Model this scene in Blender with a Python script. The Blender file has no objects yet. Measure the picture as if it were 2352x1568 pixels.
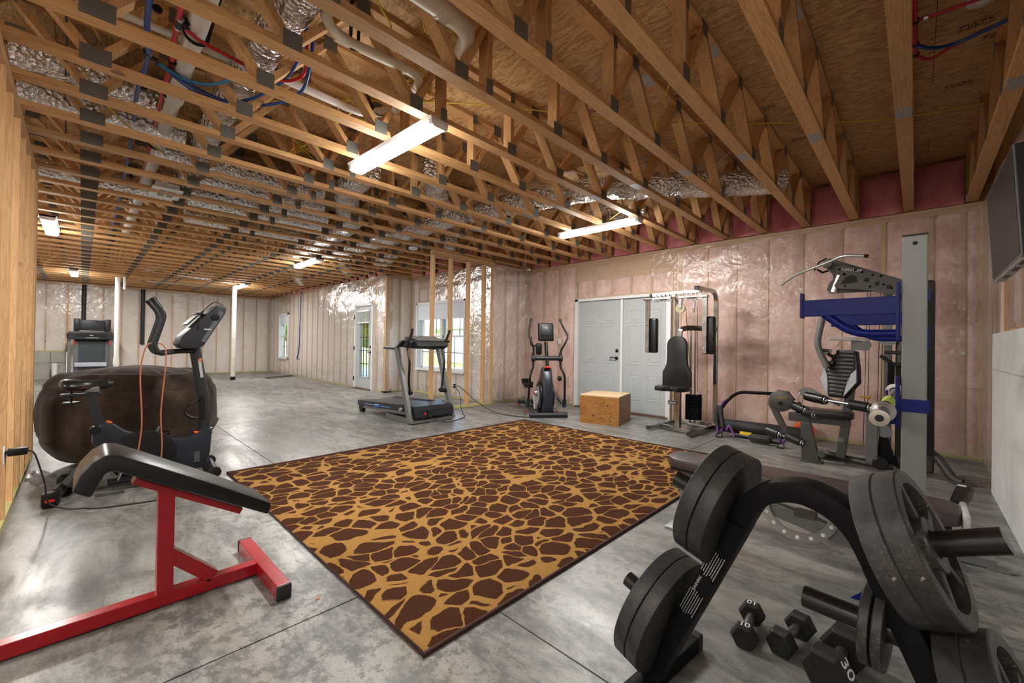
import bpy, bmesh, math, random
from mathutils import Vector, Matrix, noise
random.seed(11)
S = bpy.context.scene
COL = S.collection
PI = math.pi
V = Vector
# ------------------------------------------------------------------ helpers
def wm(o):
    m = o.matrix_basis.copy()
    while o.parent is not None:
        o = o.parent
        m = o.matrix_basis @ m
    return m
def tag(o, label=None, cat=None, group=None, kind=None):
    if label: o['label'] = label
    if cat: o['category'] = cat
    if group: o['group'] = group
    if kind: o['kind'] = kind
    return o
def thing(name, label, cat, loc=(0, 0, 0), rz=0.0, group=None):
    o = bpy.data.objects.new(name, None); COL.objects.link(o)
    o.empty_display_size = 0.1
    o.location = loc; o.rotation_euler = (0, 0, rz)
    return tag(o, label, cat, group)
def smooth_path(pts, n=6):
    P = [V(p) for p in pts]
    if len(P) < 3: return P
    out = []
    for i in range(len(P) - 1):
        p0 = P[i - 1] if i > 0 else P[0] * 2 - P[1]
        p1, p2 = P[i], P[i + 1]
        p3 = P[i + 2] if i + 2 < len(P) else P[-1] * 2 - P[-2]
        for k in range(n):
            t = k / n
            out.append(0.5 * ((2 * p1) + (p2 - p0) * t + (2 * p0 - 5 * p1 + 4 * p2 - p3) * t * t + (3 * p1 - p0 - 3 * p2 + p3) * t ** 3))
    out.append(P[-1])
    return out
def fillet(pts, rad, n=5):
    P = [V(p) for p in pts]
    out = [P[0]]
    for i in range(1, len(P) - 1):
        a = (P[i - 1] - P[i]); b = (P[i + 1] - P[i])
        d = min(rad, a.length * .45, b.length * .45)
        A = P[i] + a.normalized() * d; B = P[i] + b.normalized() * d
        for k in range(n + 1):
            t = k / n
            out.append((1 - t) ** 2 * A + 2 * t * (1 - t) * P[i] + t * t * B)
    out.append(P[-1])
    return out
class MB:
    def __init__(s, local=False):
        s.bm = bmesh.new(); s.local = local; s.mi = 0
    def _add(s, res):
        for f in res: f.material_index = s.mi
    def box(s, c, d, rot=None):
        n0 = len(s.bm.faces)
        m = Matrix.Translation(V(c)) @ (rot.to_4x4() if rot else Matrix.Identity(4)) @ Matrix.Diagonal((d[0], d[1], d[2], 1))
        r = bmesh.ops.create_cube(s.bm, size=1.0, matrix=m)
        s._add({f for v in r['verts'] for f in v.link_faces})
        return s
    def rbox(s, c, d, r=.01, seg=2, rot=None):
        m = Matrix.Translation(V(c)) @ (rot.to_4x4() if rot else Matrix.Identity(4)) @ Matrix.Diagonal((d[0], d[1], d[2], 1))
        res = bmesh.ops.create_cube(s.bm, size=1.0, matrix=m)
        es = list({e for v in res['verts'] for e in v.link_edges})
        before = set(s.bm.faces)
        rr = min(r, min(d) * .49)
        bv = bmesh.ops.bevel(s.bm, geom=es, offset=rr, segments=seg, profile=.5, affect='EDGES')
        s._add(bv['faces'])
        for v in res['verts']:
            if v.is_valid: s._add(v.link_faces)
        return s
    def bar(s, p0, p1, w, h, up=(0, 0, 1)):
        p0, p1 = V(p0), V(p1); d = (p1 - p0); L = d.length; d.normalize()
        up = V(up)
        if abs(d.dot(up)) > .99: up = V((0, 1, 0)) if abs(d.y) < .9 else V((1, 0, 0))
        x = d.cross(up).normalized(); z = x.cross(d).normalized()
        m = Matrix((x, d, z)).transposed()
        return s.box((p0 + p1) / 2, (w, L, h), m)
    def ring(s, c, x, y, r, n, ph=0.0):
        return [s.bm.verts.new(V(c) + x * (r * math.cos(2 * PI * k / n + ph)) + y * (r * math.sin(2 * PI * k / n + ph))) for k in range(n)]
    def skin(s, rings, closed=False, caps=True):
        fs = []
        m = len(rings)
        for i in range(m if closed else m - 1):
            a, b = rings[i], rings[(i + 1) % m]; n = len(a)
            for k in range(n):
                fs.append(s.bm.faces.new((a[k], a[(k + 1) % n], b[(k + 1) % n], b[k])))
        if caps and not closed:
            fs.append(s.bm.faces.new(list(reversed(rings[0])))); fs.append(s.bm.faces.new(rings[-1]))
        s._add(fs)
        return s
    def tube(s, pts, r, n=10, closed=False, flat=None, ph=0.0, up=None):
        P = [V(p) for p in pts]
        Q = [P[0]]
        for p in P[1:]:
            if (p - Q[-1]).length > 1e-5: Q.append(p)
        P = Q; m = len(P)
        rr = r if isinstance(r, (list, tuple)) else [r] * m
        if len(rr) != m: rr = [rr[min(int(i * len(rr) / m), len(rr) - 1)] for i in range(m)]
        T = []
        for i in range(m):
            if closed: t = P[(i + 1) % m] - P[i - 1]
            else: t = P[min(i + 1, m - 1)] - P[max(i - 1, 0)]
            T.append(t.normalized() if t.length > 1e-9 else V((0, 0, 1)))
        a = V(up) if up else (V((0, 0, 1)) if abs(T[0].z) < .9 else V((1, 0, 0)))
        x = T[0].cross(a).normalized()
        rings = []
        for i in range(m):
            x = (x - T[i] * x.dot(T[i])).normalized(); y = T[i].cross(x).normalized()
            if flat:
                c = P[i]; w, h = flat
                rings.append([s.bm.verts.new(c + x * (w * sx / 2) + y * (h * sy / 2)) for sx, sy in ((-1, -1), (1, -1), (1, 1), (-1, 1))])
            else:
                rings.append(s.ring(P[i], x, y, rr[i], n, ph))
        return s.skin(rings, closed)
    def cyl(s, p0, p1, r0, r1=None, n=20):
        return s.tube([p0, p1], [r0, r0 if r1 is None else r1], n)
    def lathe(s, prof, p0, axis=(0, 0, 1), n=28, caps=True, sx=1.0, sy=1.0):
        d = V(axis).normalized(); a = V((0, 0, 1)) if abs(d.z) < .9 else V((1, 0, 0))
        x = a.cross(d).normalized(); y = d.cross(x)
        rings = [s.ring(V(p0) + d * h, x * sx, y * sy, max(r, 1e-4), n) for r, h in prof]
        return s.skin(rings, False, caps)
    def prism(s, poly, o, ux, uy, t):
        o, ux, uy = V(o), V(ux).normalized(), V(uy).normalized(); w = ux.cross(uy).normalized()
        A = [s.bm.verts.new(o + ux * p[0] + uy * p[1] - w * t / 2) for p in poly]
        B = [s.bm.verts.new(o + ux * p[0] + uy * p[1] + w * t / 2) for p in poly]
        return s.skin([A, B])
    def grid(s, fn, nu, nv, wrapu=False):
        vs = [[s.bm.verts.new(fn(i / nu, j / nv)) for j in range(nv + 1)] for i in range(nu if wrapu else nu + 1)]
        fs = []
        for i in range(nu):
            a = vs[i]; b = vs[(i + 1) % len(vs)]
            for j in range(nv): fs.append(s.bm.faces.new((a[j], b[j], b[j + 1], a[j + 1])))
        s._add(fs)
        return s
    def build(s, name, mat, parent=None, angle=35, bevel=0, keep=False):
        me = bpy.data.meshes.new(name)
        bmesh.ops.recalc_face_normals(s.bm, faces=s.bm.faces[:])
        if bevel:
            es = [e for e in s.bm.edges if len(e.link_faces) == 2 and e.calc_face_angle(0) > .7]
            bmesh.ops.bevel(s.bm, geom=es, offset=bevel, segments=2, profile=.6, affect='EDGES', clamp_overlap=True)
        o = bpy.data.objects.new(name, me)
        if parent is not None:
            if not s.local: s.bm.transform(wm(parent).inverted())
            o.parent = parent
        elif not keep and s.bm.verts:
            xs = [v.co for v in s.bm.verts]
            c = V(((min(v.x for v in xs) + max(v.x for v in xs)) / 2, (min(v.y for v in xs) + max(v.y for v in xs)) / 2, min(v.z for v in xs)))
            s.bm.transform(Matrix.Translation(-c)); o.location = c
        s.bm.to_mesh(me); s.bm.free()
        for m in (mat if isinstance(mat, (list, tuple)) else [mat]): me.materials.append(m)
        for p in me.polygons: p.use_smooth = angle > 0
        if angle > 0: me.set_sharp_from_angle(angle=math.radians(angle))
        COL.objects.link(o)
        return o
def cp(o, parent=None, name=None):
    c = o.copy(); COL.objects.link(c)
    if parent is not None: c.parent = parent
    return c
def copy_tree(o, loc=None, rz=None, label=None, group=None):
    r = o.copy(); COL.objects.link(r)
    if loc is not None: r.location = loc
    if rz is not None: r.rotation_euler = (0, 0, rz)
    if label: r['label'] = label
    if group: r['group'] = group
    for ch in o.children:
        c = ch.copy(); COL.objects.link(c); c.parent = r
        for g in ch.children:
            d = g.copy(); COL.objects.link(d); d.parent = c
    return r
def text(name, body, size, loc, ux, uy, mat, parent=None, ext=.0006, local=False):
    cu = bpy.data.curves.new(name, 'FONT'); cu.body = body; cu.size = size; cu.extrude = ext
    cu.align_x = 'CENTER'; cu.align_y = 'CENTER'
    tmp = bpy.data.objects.new(name, cu); COL.objects.link(tmp)
    me = bpy.data.meshes.new_from_object(tmp); bpy.data.objects.remove(tmp)
    o = bpy.data.objects.new(name, me); COL.objects.link(o)
    ux, uy = V(ux).normalized(), V(uy).normalized()
    m = Matrix((ux, uy, ux.cross(uy))).transposed().to_4x4(); m.translation = V(loc)
    if parent is not None:
        o.parent = parent
        if not local: m = wm(parent).inverted() @ m
    o.matrix_basis = m
    me.materials.clear(); me.materials.append(mat)
    return o
# ------------------------------------------------------------------ materials
_M = {}
class NT:
    def __init__(s, name):
        m = bpy.data.materials.new(name); m.use_nodes = True
        s.m = m; s.t = m.node_tree; s.N = s.t.nodes; s.L = s.t.links
        s.b = s.N['Principled BSDF']; s.out = s.N['Material Output']
    def n(s, typ, **kw):
        nd = s.N.new(typ)
        for k, v in kw.items():
            if k.startswith('i_'):
                key = k[2:].replace('_', ' ')
                nd.inputs[key].default_value = v
            else: setattr(nd, k, v)
        return nd
    def l(s, a, b): s.L.new(a, b)
    def coord(s, scale=(1, 1, 1), kind='Object', rot=(0, 0, 0)):
        tc = s.n('ShaderNodeTexCoord'); mp = s.n('ShaderNodeMapping')
        mp.inputs['Scale'].default_value = scale; mp.inputs['Rotation'].default_value = rot
        s.l(tc.outputs[kind], mp.inputs['Vector'])
        return mp.outputs['Vector']
    def noise(s, vec, scale, detail=4, rough=.55, dist=0):
        nd = s.n('ShaderNodeTexNoise'); nd.inputs['Scale'].default_value = scale; nd.inputs['Detail'].default_value = detail
        nd.inputs['Roughness'].default_value = rough; nd.inputs['Distortion'].default_value = dist
        if vec is not None: s.l(vec, nd.inputs['Vector'])
        return nd.outputs['Fac']
    def ramp(s, fac, stops):
        r = s.n('ShaderNodeValToRGB'); e = r.color_ramp.elements
        while len(e) < len(stops): e.new(.5)
        for i, (p, c) in enumerate(stops):
            e[i].position = p; e[i].color = (c[0], c[1], c[2], 1) if not isinstance(c, (int, float)) else (c, c, c, 1)
        s.l(fac, r.inputs['Fac'])
        return r.outputs['Color']
    def mix(s, fac, a, b, mode='MIX'):
        nd = s.n('ShaderNodeMix', data_type='RGBA', blend_type=mode)
        for sock, v in ((nd.inputs[0], fac), (nd.inputs[6], a), (nd.inputs[7], b)):
            if hasattr(v, 'is_linked') or hasattr(v, 'links'): s.l(v, sock)
            elif isinstance(v, (int, float)): sock.default_value = v if sock.type == 'VALUE' else (v, v, v, 1)
            else: sock.default_value = (v[0], v[1], v[2], 1)
        return nd.outputs[2]
    def math(s, op, a, b=None):
        nd = s.n('ShaderNodeMath', operation=op)
        for i, v in enumerate((a, b)):
            if v is None: continue
            if isinstance(v, (int, float)): nd.inputs[i].default_value = v
            else: s.l(v, nd.inputs[i])
        return nd.outputs[0]
    def bump(s, h, strength=.3, dist=.02):
        nd = s.n('ShaderNodeBump'); nd.inputs['Strength'].default_value = strength; nd.inputs['Distance'].default_value = dist
        s.l(h, nd.inputs['Height']); s.l(nd.outputs['Normal'], s.b.inputs['Normal'])
        return nd.outputs['Normal']
    def col(s, c):
        if hasattr(c, 'links'): s.l(c, s.b.inputs['Base Color'])
        else: s.b.inputs['Base Color'].default_value = (c[0], c[1], c[2], 1)
    def set(s, rough=None, metal=None, spec=None, coat=None):
        if rough is not None:
            if hasattr(rough, 'links'): s.l(rough, s.b.inputs['Roughness'])
            else: s.b.inputs['Roughness'].default_value = rough
        if metal is not None: s.b.inputs['Metallic'].default_value = metal
        if spec is not None: s.b.inputs['Specular IOR Level'].default_value = spec
        if coat is not None: s.b.inputs['Coat Weight'].default_value = coat
        return s
def mat(name, c, rough=.5, metal=0.0, var=.12, scale=12, bump=0.0, bscale=80, spec=None, coat=None, stretch=(1, 1, 1)):
    if name in _M: return _M[name]
    t = NT(name)
    vec = t.coord(stretch)
    f = t.noise(vec, scale, 5)
    lo = [max(0, x * (1 - var)) for x in c]; hi = [min(1, x * (1 + var)) for x in c]
    t.col(t.ramp(f, [(.3, lo), (.7, hi)])); t.set(rough, metal, spec, coat)
    if bump: t.bump(t.noise(vec, bscale, 3), bump, .004)
    _M[name] = t.m
    return t.m
def wood(axis, name='lumber', c1=(.50, .255, .095), c2=(.72, .44, .19), cd=(.28, .11, .035)):
    key = name + '_' + axis
    if key in _M: return _M[key]
    t = NT(key)
    sc = {'x': (1, 14, 14), 'y': (14, 1, 14), 'z': (14, 14, 1)}[axis]
    oi = t.n('ShaderNodeObjectInfo')
    tc = t.n('ShaderNodeTexCoord'); mp = t.n('ShaderNodeMapping'); mp.inputs['Scale'].default_value = sc
    off = t.n('ShaderNodeVectorMath', operation='ADD')
    cx = t.n('ShaderNodeCombineXYZ'); r9 = t.math('MULTIPLY', oi.outputs['Random'], 37.0)
    for k in range(3): t.l(r9, cx.inputs[k])
    t.l(tc.outputs['Object'], off.inputs[0]); t.l(cx.outputs[0], off.inputs[1]); t.l(off.outputs[0], mp.inputs['Vector'])
    v = mp.outputs['Vector']
    n1 = t.noise(v, 1.3, 3, .5, .6)
    w = t.math('FRACT', t.math('MULTIPLY', n1, 9.0))
    grain = t.ramp(w, [(0, 0), (.55, .35), (.8, 1), (1, 0)])
    fine = t.noise(v, 9, 4)
    base = t.mix(fine, c1, c2)
    colr = t.mix(t.math('MULTIPLY', grain, .45), base, cd)
    # knots
    vo = t.n('ShaderNodeTexVoronoi'); vo.inputs['Scale'].default_value = .55
    mp2 = t.n('ShaderNodeMapping'); mp2.inputs['Scale'].default_value = tuple(4.2 if k != 'xyz'.index(axis) else 3.0 for k in range(3))
    t.l(off.outputs[0], mp2.inputs['Vector']); t.l(mp2.outputs[0], vo.inputs['Vector'])
    kn = t.ramp(vo.outputs['Distance'], [(0, 1), (.045, 1), (.07, 0)])
    colr = t.mix(t.math('MULTIPLY', kn, .75), colr, (.10, .035, .012))
    hs = t.n('ShaderNodeHueSaturation'); t.l(colr, hs.inputs['Color'])
    t.l(t.math('ADD', t.math('MULTIPLY', oi.outputs['Random'], .35), .80), hs.inputs['Value'])
    t.col(hs.outputs['Color']); t.set(.62)
    t.bump(fine, .12, .003)
    _M[key] = t.m
    return t.m
def make_osb(name='sheathing', sc=1.0, dark=1.0):
    if name in _M: return _M[name]
    t = NT(name)
    v = t.coord((1, 1, 1))
    wv = t.n('ShaderNodeTexNoise'); wv.inputs['Scale'].default_value = 2.2; t.l(v, wv.inputs['Vector'])
    a = t.n('ShaderNodeVectorMath', operation='MULTIPLY_ADD'); t.l(wv.outputs['Color'], a.inputs[0]); a.inputs[1].default_value = (.16, .16, .16); t.l(v, a.inputs[2])
    mp = t.n('ShaderNodeMapping'); mp.inputs['Scale'].default_value = (16 * sc, 62 * sc, 62 * sc); t.l(a.outputs[0], mp.inputs['Vector'])
    vo = t.n('ShaderNodeTexVoronoi'); vo.inputs['Scale'].default_value = 1.0; t.l(mp.outputs[0], vo.inputs['Vector'])
    sep = t.n('ShaderNodeSeparateColor'); t.l(vo.outputs['Color'], sep.inputs[0])
    flake = t.ramp(sep.outputs[0], [(0, (.36 * dark, .18 * dark, .065 * dark)), (.5, (.58 * dark, .34 * dark, .14 * dark)), (1, (.76 * dark, .52 * dark, .25 * dark))])
    n = t.noise(v, 60 * sc, 5)
    c = t.mix(.35, flake, t.ramp(n, [(.3, (.30, .14, .05)), (.7, (.70, .44, .19))]))
    sp = t.noise(mp.outputs[0], 1.6, 2)
    c = t.mix(t.ramp(sp, [(.70, 0), (.76, .8)]), c, (.05, .025, .012))
    t.col(c); t.set(.65); t.bump(n, .25, .004)
    _M[name] = t.m
    return t.m
def make_concrete_floor():
    t = NT('polished_concrete')
    v = t.coord((1, 1, 1)); vs = t.coord((.55, 1.5, 1), rot=(0, 0, .45)); vm = t.coord((.75, 2.0, 1), rot=(0, 0, .45))
    big = t.noise(vs, .8, 9, .60, .8)
    mid = t.noise(vm, 2.6, 11, .70, .6)
    fine = t.noise(t.coord((.8, 1.5, 1), rot=(0, 0, .45)), 26, 8, .75)
    c = t.ramp(big, [(.30, (.14, .138, .128)), (.46, (.222, .22, .207)), (.62, (.29, .288, .278)), (.8, (.34, .34, .334))])
    warm = t.noise(vs, 1.9, 7, .62)
    c = t.mix(t.ramp(warm, [(.48, 0), (.66, .5)]), c, (.225, .19, .14))
    dk = t.math('MULTIPLY', t.ramp(mid, [(.39, 1), (.46, .75), (.535, 0)]), t.ramp(fine, [(.38, 1), (.62, .35)]))
    c = t.mix(dk, c, (.075, .078, .078))
    lt = t.math('MULTIPLY', t.ramp(mid, [(.56, 0), (.66, .7)]), t.ramp(fine, [(.42, .3), (.58, 1)]))
    c = t.mix(lt, c, (.36, .355, .34))
    zone = t.noise(v, .55, 3, .5); blot = t.noise(v, 13, 10, .74, .2)
    z = t.math('MULTIPLY', t.ramp(zone, [(.44, 0), (.56, 1)]), t.ramp(blot, [(.49, 0), (.57, .8)]))
    c = t.mix(z, c, (.085, .085, .08))
    sp = t.noise(v, 150, 5, .7)
    c = t.mix(t.ramp(sp, [(.38, .45), (.50, 0)]), c, (.10, .095, .08))
    t.col(c)
    t.set(t.ramp(mid, [(.3, .42), (.7, .25)]), 0, .30)
    t.bump(fine, .05, .002)
    return t.m
def make_rug():
    t = NT('giraffe_pile')
    v = t.coord((1, 1, 1))
    w1 = t.n('ShaderNodeTexNoise'); w1.inputs['Scale'].default_value = 1.1; w1.inputs['Detail'].default_value = 1; t.l(v, w1.inputs['Vector'])
    a1 = t.n('ShaderNodeVectorMath', operation='MULTIPLY_ADD'); t.l(w1.outputs['Color'], a1.inputs[0]); a1.inputs[1].default_value = (.26, .26, 0); t.l(v, a1.inputs[2])
    w2 = t.n('ShaderNodeTexNoise'); w2.inputs['Scale'].default_value = 7; w2.inputs['Detail'].default_value = 2; t.l(v, w2.inputs['Vector'])
    a2 = t.n('ShaderNodeVectorMath', operation='MULTIPLY_ADD'); t.l(w2.outputs['Color'], a2.inputs[0]); a2.inputs[1].default_value = (.08, .08, 0); t.l(a1.outputs[0], a2.inputs[2])
    mp = t.n('ShaderNodeMapping'); mp.inputs['Scale'].default_value = (8.0, 6.4, 0.0); t.l(a2.outputs[0], mp.inputs['Vector'])
    vo = t.n('ShaderNodeTexVoronoi', feature='DISTANCE_TO_EDGE'); vo.inputs['Scale'].default_value = 1.0; vo.inputs['Randomness'].default_value = .95; t.l(mp.outputs[0], vo.inputs['Vector'])
    v1 = t.n('ShaderNodeTexVoronoi', feature='F1'); v1.inputs['Scale'].default_value = 1.0; v1.inputs['Randomness'].default_value = .95; t.l(mp.outputs[0], v1.inputs['Vector'])
    far = t.math('MULTIPLY', t.math('MAXIMUM', t.math('SUBTRACT', v1.outputs['Distance'], .40), 0.0), .24)
    edge = t.ramp(t.math('SUBTRACT', vo.outputs['Distance'], far), [(.012, 0), (.028, 1)])
    f = t.noise(v, 240, 3)
    brown = t.ramp(f, [(.3, (.032, .010, .004)), (.7, (.062, .022, .009))])
    tan = t.ramp(f, [(.3, (.215, .108, .027)), (.7, (.345, .19, .056))])
    t.col(t.mix(edge, tan, brown)); t.set(.95, 0, .1)
    t.b.inputs['Sheen Weight'].default_value = .0
    t.bump(f, .6, .006)
    return t.m
def make_batt(name, c1, c2):
    if name in _M: return _M[name]
    t = NT(name)
    v = t.coord((1, 1, .6))
    n = t.noise(v, 5, 7, .65, .3); n2 = t.noise(v, 24, 6, .7)
    c = t.ramp(n, [(.28, c1), (.70, c2)])
    c = t.mix(t.math('MULTIPLY', t.ramp(n2, [(.35, 1), (.55, 0)]), .30), c, [x * .80 for x in c1])
    t.col(c); t.set(.95, 0, .1); t.bump(n2, .35, .015)
    _M[name] = t.m
    return t.m
def make_sheet(name='vapor_film', white=.20):
    if name in _M: return _M[name]
    t = NT(name)
    N, L = t.N, t.L
    v = t.coord((1, 1, 1))
    w = t.n('ShaderNodeTexWave'); w.inputs['Scale'].default_value = .8; w.bands_direction = 'Z'; w.inputs['Distortion'].default_value = 14; w.inputs['Detail'].default_value = 1; w.inputs['Detail Scale'].default_value = .8; t.l(v, w.inputs['Vector'])
    n = t.noise(v, 3.5, 2, .5, 2.2); n3 = t.noise(v, 9, 2, .5, 1.5)
    h = t.math('ADD', t.math('MULTIPLY', w.outputs['Fac'], .35), t.math('ADD', n, t.math('MULTIPLY', n3, .35)))
    bp = t.n('ShaderNodeBump'); bp.inputs['Strength'].default_value = .75; bp.inputs['Distance'].default_value = .022; t.l(h, bp.inputs['Height'])
    tr = t.n('ShaderNodeBsdfTransparent'); tr.inputs['Color'].default_value = (.97, .96, .95, 1)
    gl = t.n('ShaderNodeBsdfGlossy'); gl.inputs['Roughness'].default_value = .19; t.l(bp.outputs[0], gl.inputs['Normal'])
    df = t.n('ShaderNodeBsdfDiffuse'); df.inputs['Color'].default_value = (.85, .83, .80, 1); t.l(bp.outputs[0], df.inputs['Normal'])
    m1 = t.n('ShaderNodeMixShader'); m1.inputs[0].default_value = white; t.l(tr.outputs[0], m1.inputs[1]); t.l(df.outputs[0], m1.inputs[2])
    lw = t.n('ShaderNodeLayerWeight'); lw.inputs['Blend'].default_value = .28; t.l(bp.outputs[0], lw.inputs['Normal'])
    f = t.math('ADD', t.math('MULTIPLY', lw.outputs['Fresnel'], .55), .025)
    m2 = t.n('ShaderNodeMixShader'); t.l(f, m2.inputs[0]); t.l(m1.outputs[0], m2.inputs[1]); t.l(gl.outputs[0], m2.inputs[2])
    t.l(m2.outputs[0], t.out.inputs['Surface'])
    _M[name] = t.m
    return t.m
def make_foil():
    t = NT('crinkled_foil')
    v = t.coord((1, 1, 1))
    n = t.noise(v, 11, 5, .6, 1.2); vo = t.n('ShaderNodeTexVoronoi'); vo.inputs['Scale'].default_value = 34; t.l(v, vo.inputs['Vector'])
    h = t.math('ADD', n, t.math('MULTIPLY', vo.outputs['Distance'], .55))
    t.col((.93, .93, .94)); t.set(.16, 1.0); t.bump(h, 1.0, .045)
    return t.m
def make_gusset():
    t = NT('punched_steel_plate')
    v = t.coord((1, 1, 1))
    br = t.n('ShaderNodeTexBrick'); br.inputs['Scale'].default_value = 1.0
    br.inputs['Brick Width'].default_value = .007; br.inputs['Row Height'].default_value = .015; br.inputs['Mortar Size'].default_value = .0026
    sp = t.n('ShaderNodeSeparateXYZ'); t.l(v, sp.inputs[0]); cx = t.n('ShaderNodeCombineXYZ'); t.l(sp.outputs[1], cx.inputs[0]); t.l(sp.outputs[2], cx.inputs[1]); t.l(cx.outputs[0], br.inputs['Vector'])
    t.col(t.mix(br.outputs['Fac'], (.06, .058, .05), (.17, .165, .145))); t.set(.5, .3)
    return t.m
def make_splice():
    t = NT('perforated_splice_plate')
    v = t.coord((1, 1, 1))
    vo = t.n('ShaderNodeTexVoronoi'); vo.inputs['Scale'].default_value = 95; vo.inputs['Randomness'].default_value = .1; t.l(v, vo.inputs['Vector'])
    t.col(t.mix(t.ramp(vo.outputs['Distance'], [(.30, 0), (.36, 1)]), (.05, .05, .05), (.42, .44, .45))); t.set(.45, .6)
    return t.m
def make_cast(name, c=(.017, .017, .016), rust=True):
    if name in _M: return _M[name]
    t = NT(name)
    v = t.coord((1, 1, 1))
    a = t.noise(v, 22, 8, .72); b = t.noise(v, 75, 4, .6); d = t.noise(v, 6, 4)
    col = t.ramp(a, [(.3, [x * .5 for x in c]), (.65, [x * 1.8 for x in c])])
    if rust:
        col = t.mix(t.ramp(d, [(.48, 0), (.70, .45)]), col, (.055, .037, .020))
        sc2 = t.noise(v, 160, 4, .7)
        col = t.mix(t.math('MULTIPLY', t.ramp(sc2, [(.56, 0), (.66, .7)]), t.ramp(d, [(.42, 0), (.62, 1)])), col, (.13, .125, .115))
        spots = t.math('MULTIPLY', t.ramp(b, [(.66, 0), (.70, 1)]), t.ramp(d, [(.45, 0), (.6, .8)]))
        col = t.mix(spots, col, (.30, .29, .27))
    t.col(col); t.set(t.ramp(a, [(.3, .60), (.7, .38)]), .0, .32); t.bump(b, .25, .002)
    _M[name] = t.m
    return t.m
def make_glass():
    t = NT('window_pane')
    tr = t.n('ShaderNodeBsdfTransparent'); tr.inputs[0].default_value = (.95, .98, .97, 1)
    gl = t.n('ShaderNodeBsdfGlossy'); gl.inputs['Roughness'].default_value = .03
    mx = t.n('ShaderNodeMixShader'); mx.inputs[0].default_value = .08
    t.l(tr.outputs[0], mx.inputs[1]); t.l(gl.outputs[0], mx.inputs[2]); t.l(mx.outputs[0], t.out.inputs['Surface'])
    return t.m
def emit(name, c, s):
    t = NT(name); t.b.inputs['Base Color'].default_value = (.9, .9, .9, 1)
    t.b.inputs['Emission Color'].default_value = (c[0], c[1], c[2], 1); t.b.inputs['Emission Strength'].default_value = s
    return t.m
def make_suede():
    t = NT('brown_corduroy')
    v = t.coord((1, 1, 1))
    w = t.noise(v, 3, 5, .6); f = t.noise(v, 170, 2)
    c = t.ramp(w, [(.3, (.012, .007, .005)), (.55, (.036, .022, .015)), (.75, (.085, .058, .041))])
    t.col(c); t.set(.9, 0, .15); t.b.inputs['Sheen Weight'].default_value = .12; t.b.inputs['Sheen Roughness'].default_value = .4
    t.bump(t.math('ADD', f, t.noise(t.coord((1, 1, .25)), 16, 3)), .35, .008)
    return t.m
def make_poured(name, c):
    t = NT(name)
    v = t.coord((1, 1, 1)); n = t.noise(v, 2.2, 7, .65); p = t.noise(v, 55, 4, .6); st = t.noise(t.coord((1, 4, .35)), 5, 4)
    col = t.ramp(n, [(.3, [x * .78 for x in c]), (.7, [x * 1.1 for x in c])])
    pit = t.math('MULTIPLY', t.ramp(p, [(.62, 0), (.67, 1)]), t.ramp(st, [(.48, 0), (.62, 1)]))
    t.col(t.mix(pit, col, (.07, .065, .055))); t.set(.8); t.bump(p, .2, .003)
    return t.m
def make_leaf(name, c1, c2):
    t = NT(name); v = t.coord(); t.col(t.ramp(t.noise(v, 3, 6, .7), [(.35, c1), (.65, c2)])); t.set(.8)
    return t.m
OSB = make_osb()
WX, WY, WZ = wood('x'), wood('y'), wood('z')
STUD = wood('z', 'stud_pine', (.52, .29, .12), (.70, .46, .23), (.36, .16, .05))
PLATE_X = wood('x', 'plate_pine', (.50, .28, .12), (.66, .43, .21), (.36, .16, .05))
PLATE_Y = wood('y', 'plate_pine', (.50, .28, .12), (.66, .43, .21), (.36, .16, .05))
TREAT_X = wood('x', 'treated_pine', (.36, .33, .14), (.52, .48, .24), (.26, .20, .07))
TREAT_Y = wood('y', 'treated_pine', (.36, .33, .14), (.52, .48, .24), (.26, .20, .07))
FLOORM = make_concrete_floor()
JOINTM = mat('joint_grout', (.055, .045, .035), .9)
RUGM = make_rug()
PINK = make_batt('pink_fibre', (.60, .30, .235), (.92, .68, .585))
PALE = make_batt('pale_fibre', (.76, .66, .58), (.93, .88, .83))
BLUSH = make_batt('blush_fibre', (.68, .50, .43), (.90, .78, .71))
DEEP = make_batt('deep_pink_fibre', (.50, .13, .16), (.74, .30, .32))
FILM = make_sheet()
FOIL = make_foil()
GUSSET = make_gusset()
SPLICE = make_splice()
PVC = mat('white_pvc', (.78, .77, .74), .35, 0, .04)
PVCD = mat('dusty_pvc', (.56, .53, .47), .35, 0, .15, 4)
PVCB = mat('cream_pvc', (.66, .58, .45), .38, 0, .05)
PEXR = mat('red_pex', (.45, .008, .018), .3, 0, .1)
PEXB = mat('blue_pex', (.012, .055, .24), .3, 0, .1)
PEXT = mat('teal_pex', (.03, .17, .30), .3, 0, .1)
ROMEX = mat('yellow_cable', (.62, .46, .05), .45, 0, .1)
ORANGEC = mat('orange_cable', (.62, .12, .03), .45)
BLACKC = mat('black_cable', (.012, .012, .012), .5)
STRAP = mat('black_hanger_strap', (.012, .012, .013), .5)
CRIMP = mat('steel_crimp', (.55, .55, .55), .3, .9)
WHITE = mat('white_paint', (.66, .66, .65), .5, 0, .03)
DOORM = mat('grey_door_paint', (.37, .395, .40), .45, 0, .03)
BRONZE = mat('dark_bronze', (.02, .017, .015), .35, .7)
GLASS = make_glass()
SHADE = mat('roller_shade_fabric', (.62, .65, .72), .8, 0, .06, 60)
LED = emit('led_diffuser', (1, .985, .96), 9.0)
LEDBODY = mat('white_steel', (.8, .8, .8), .4)
CHROME = mat('worn_chrome', (.42, .41, .39), .20, 1.0, .25, 8)
STEEL = mat('brushed_steel', (.40, .40, .39), .32, .9, .1, 20)
GREYM = mat('grey_powder_coat', (.135, .138, .132), .42, .2, .06)
LGREY = mat('light_grey_coat', (.17, .178, .172), .40, .15, .04)
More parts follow.
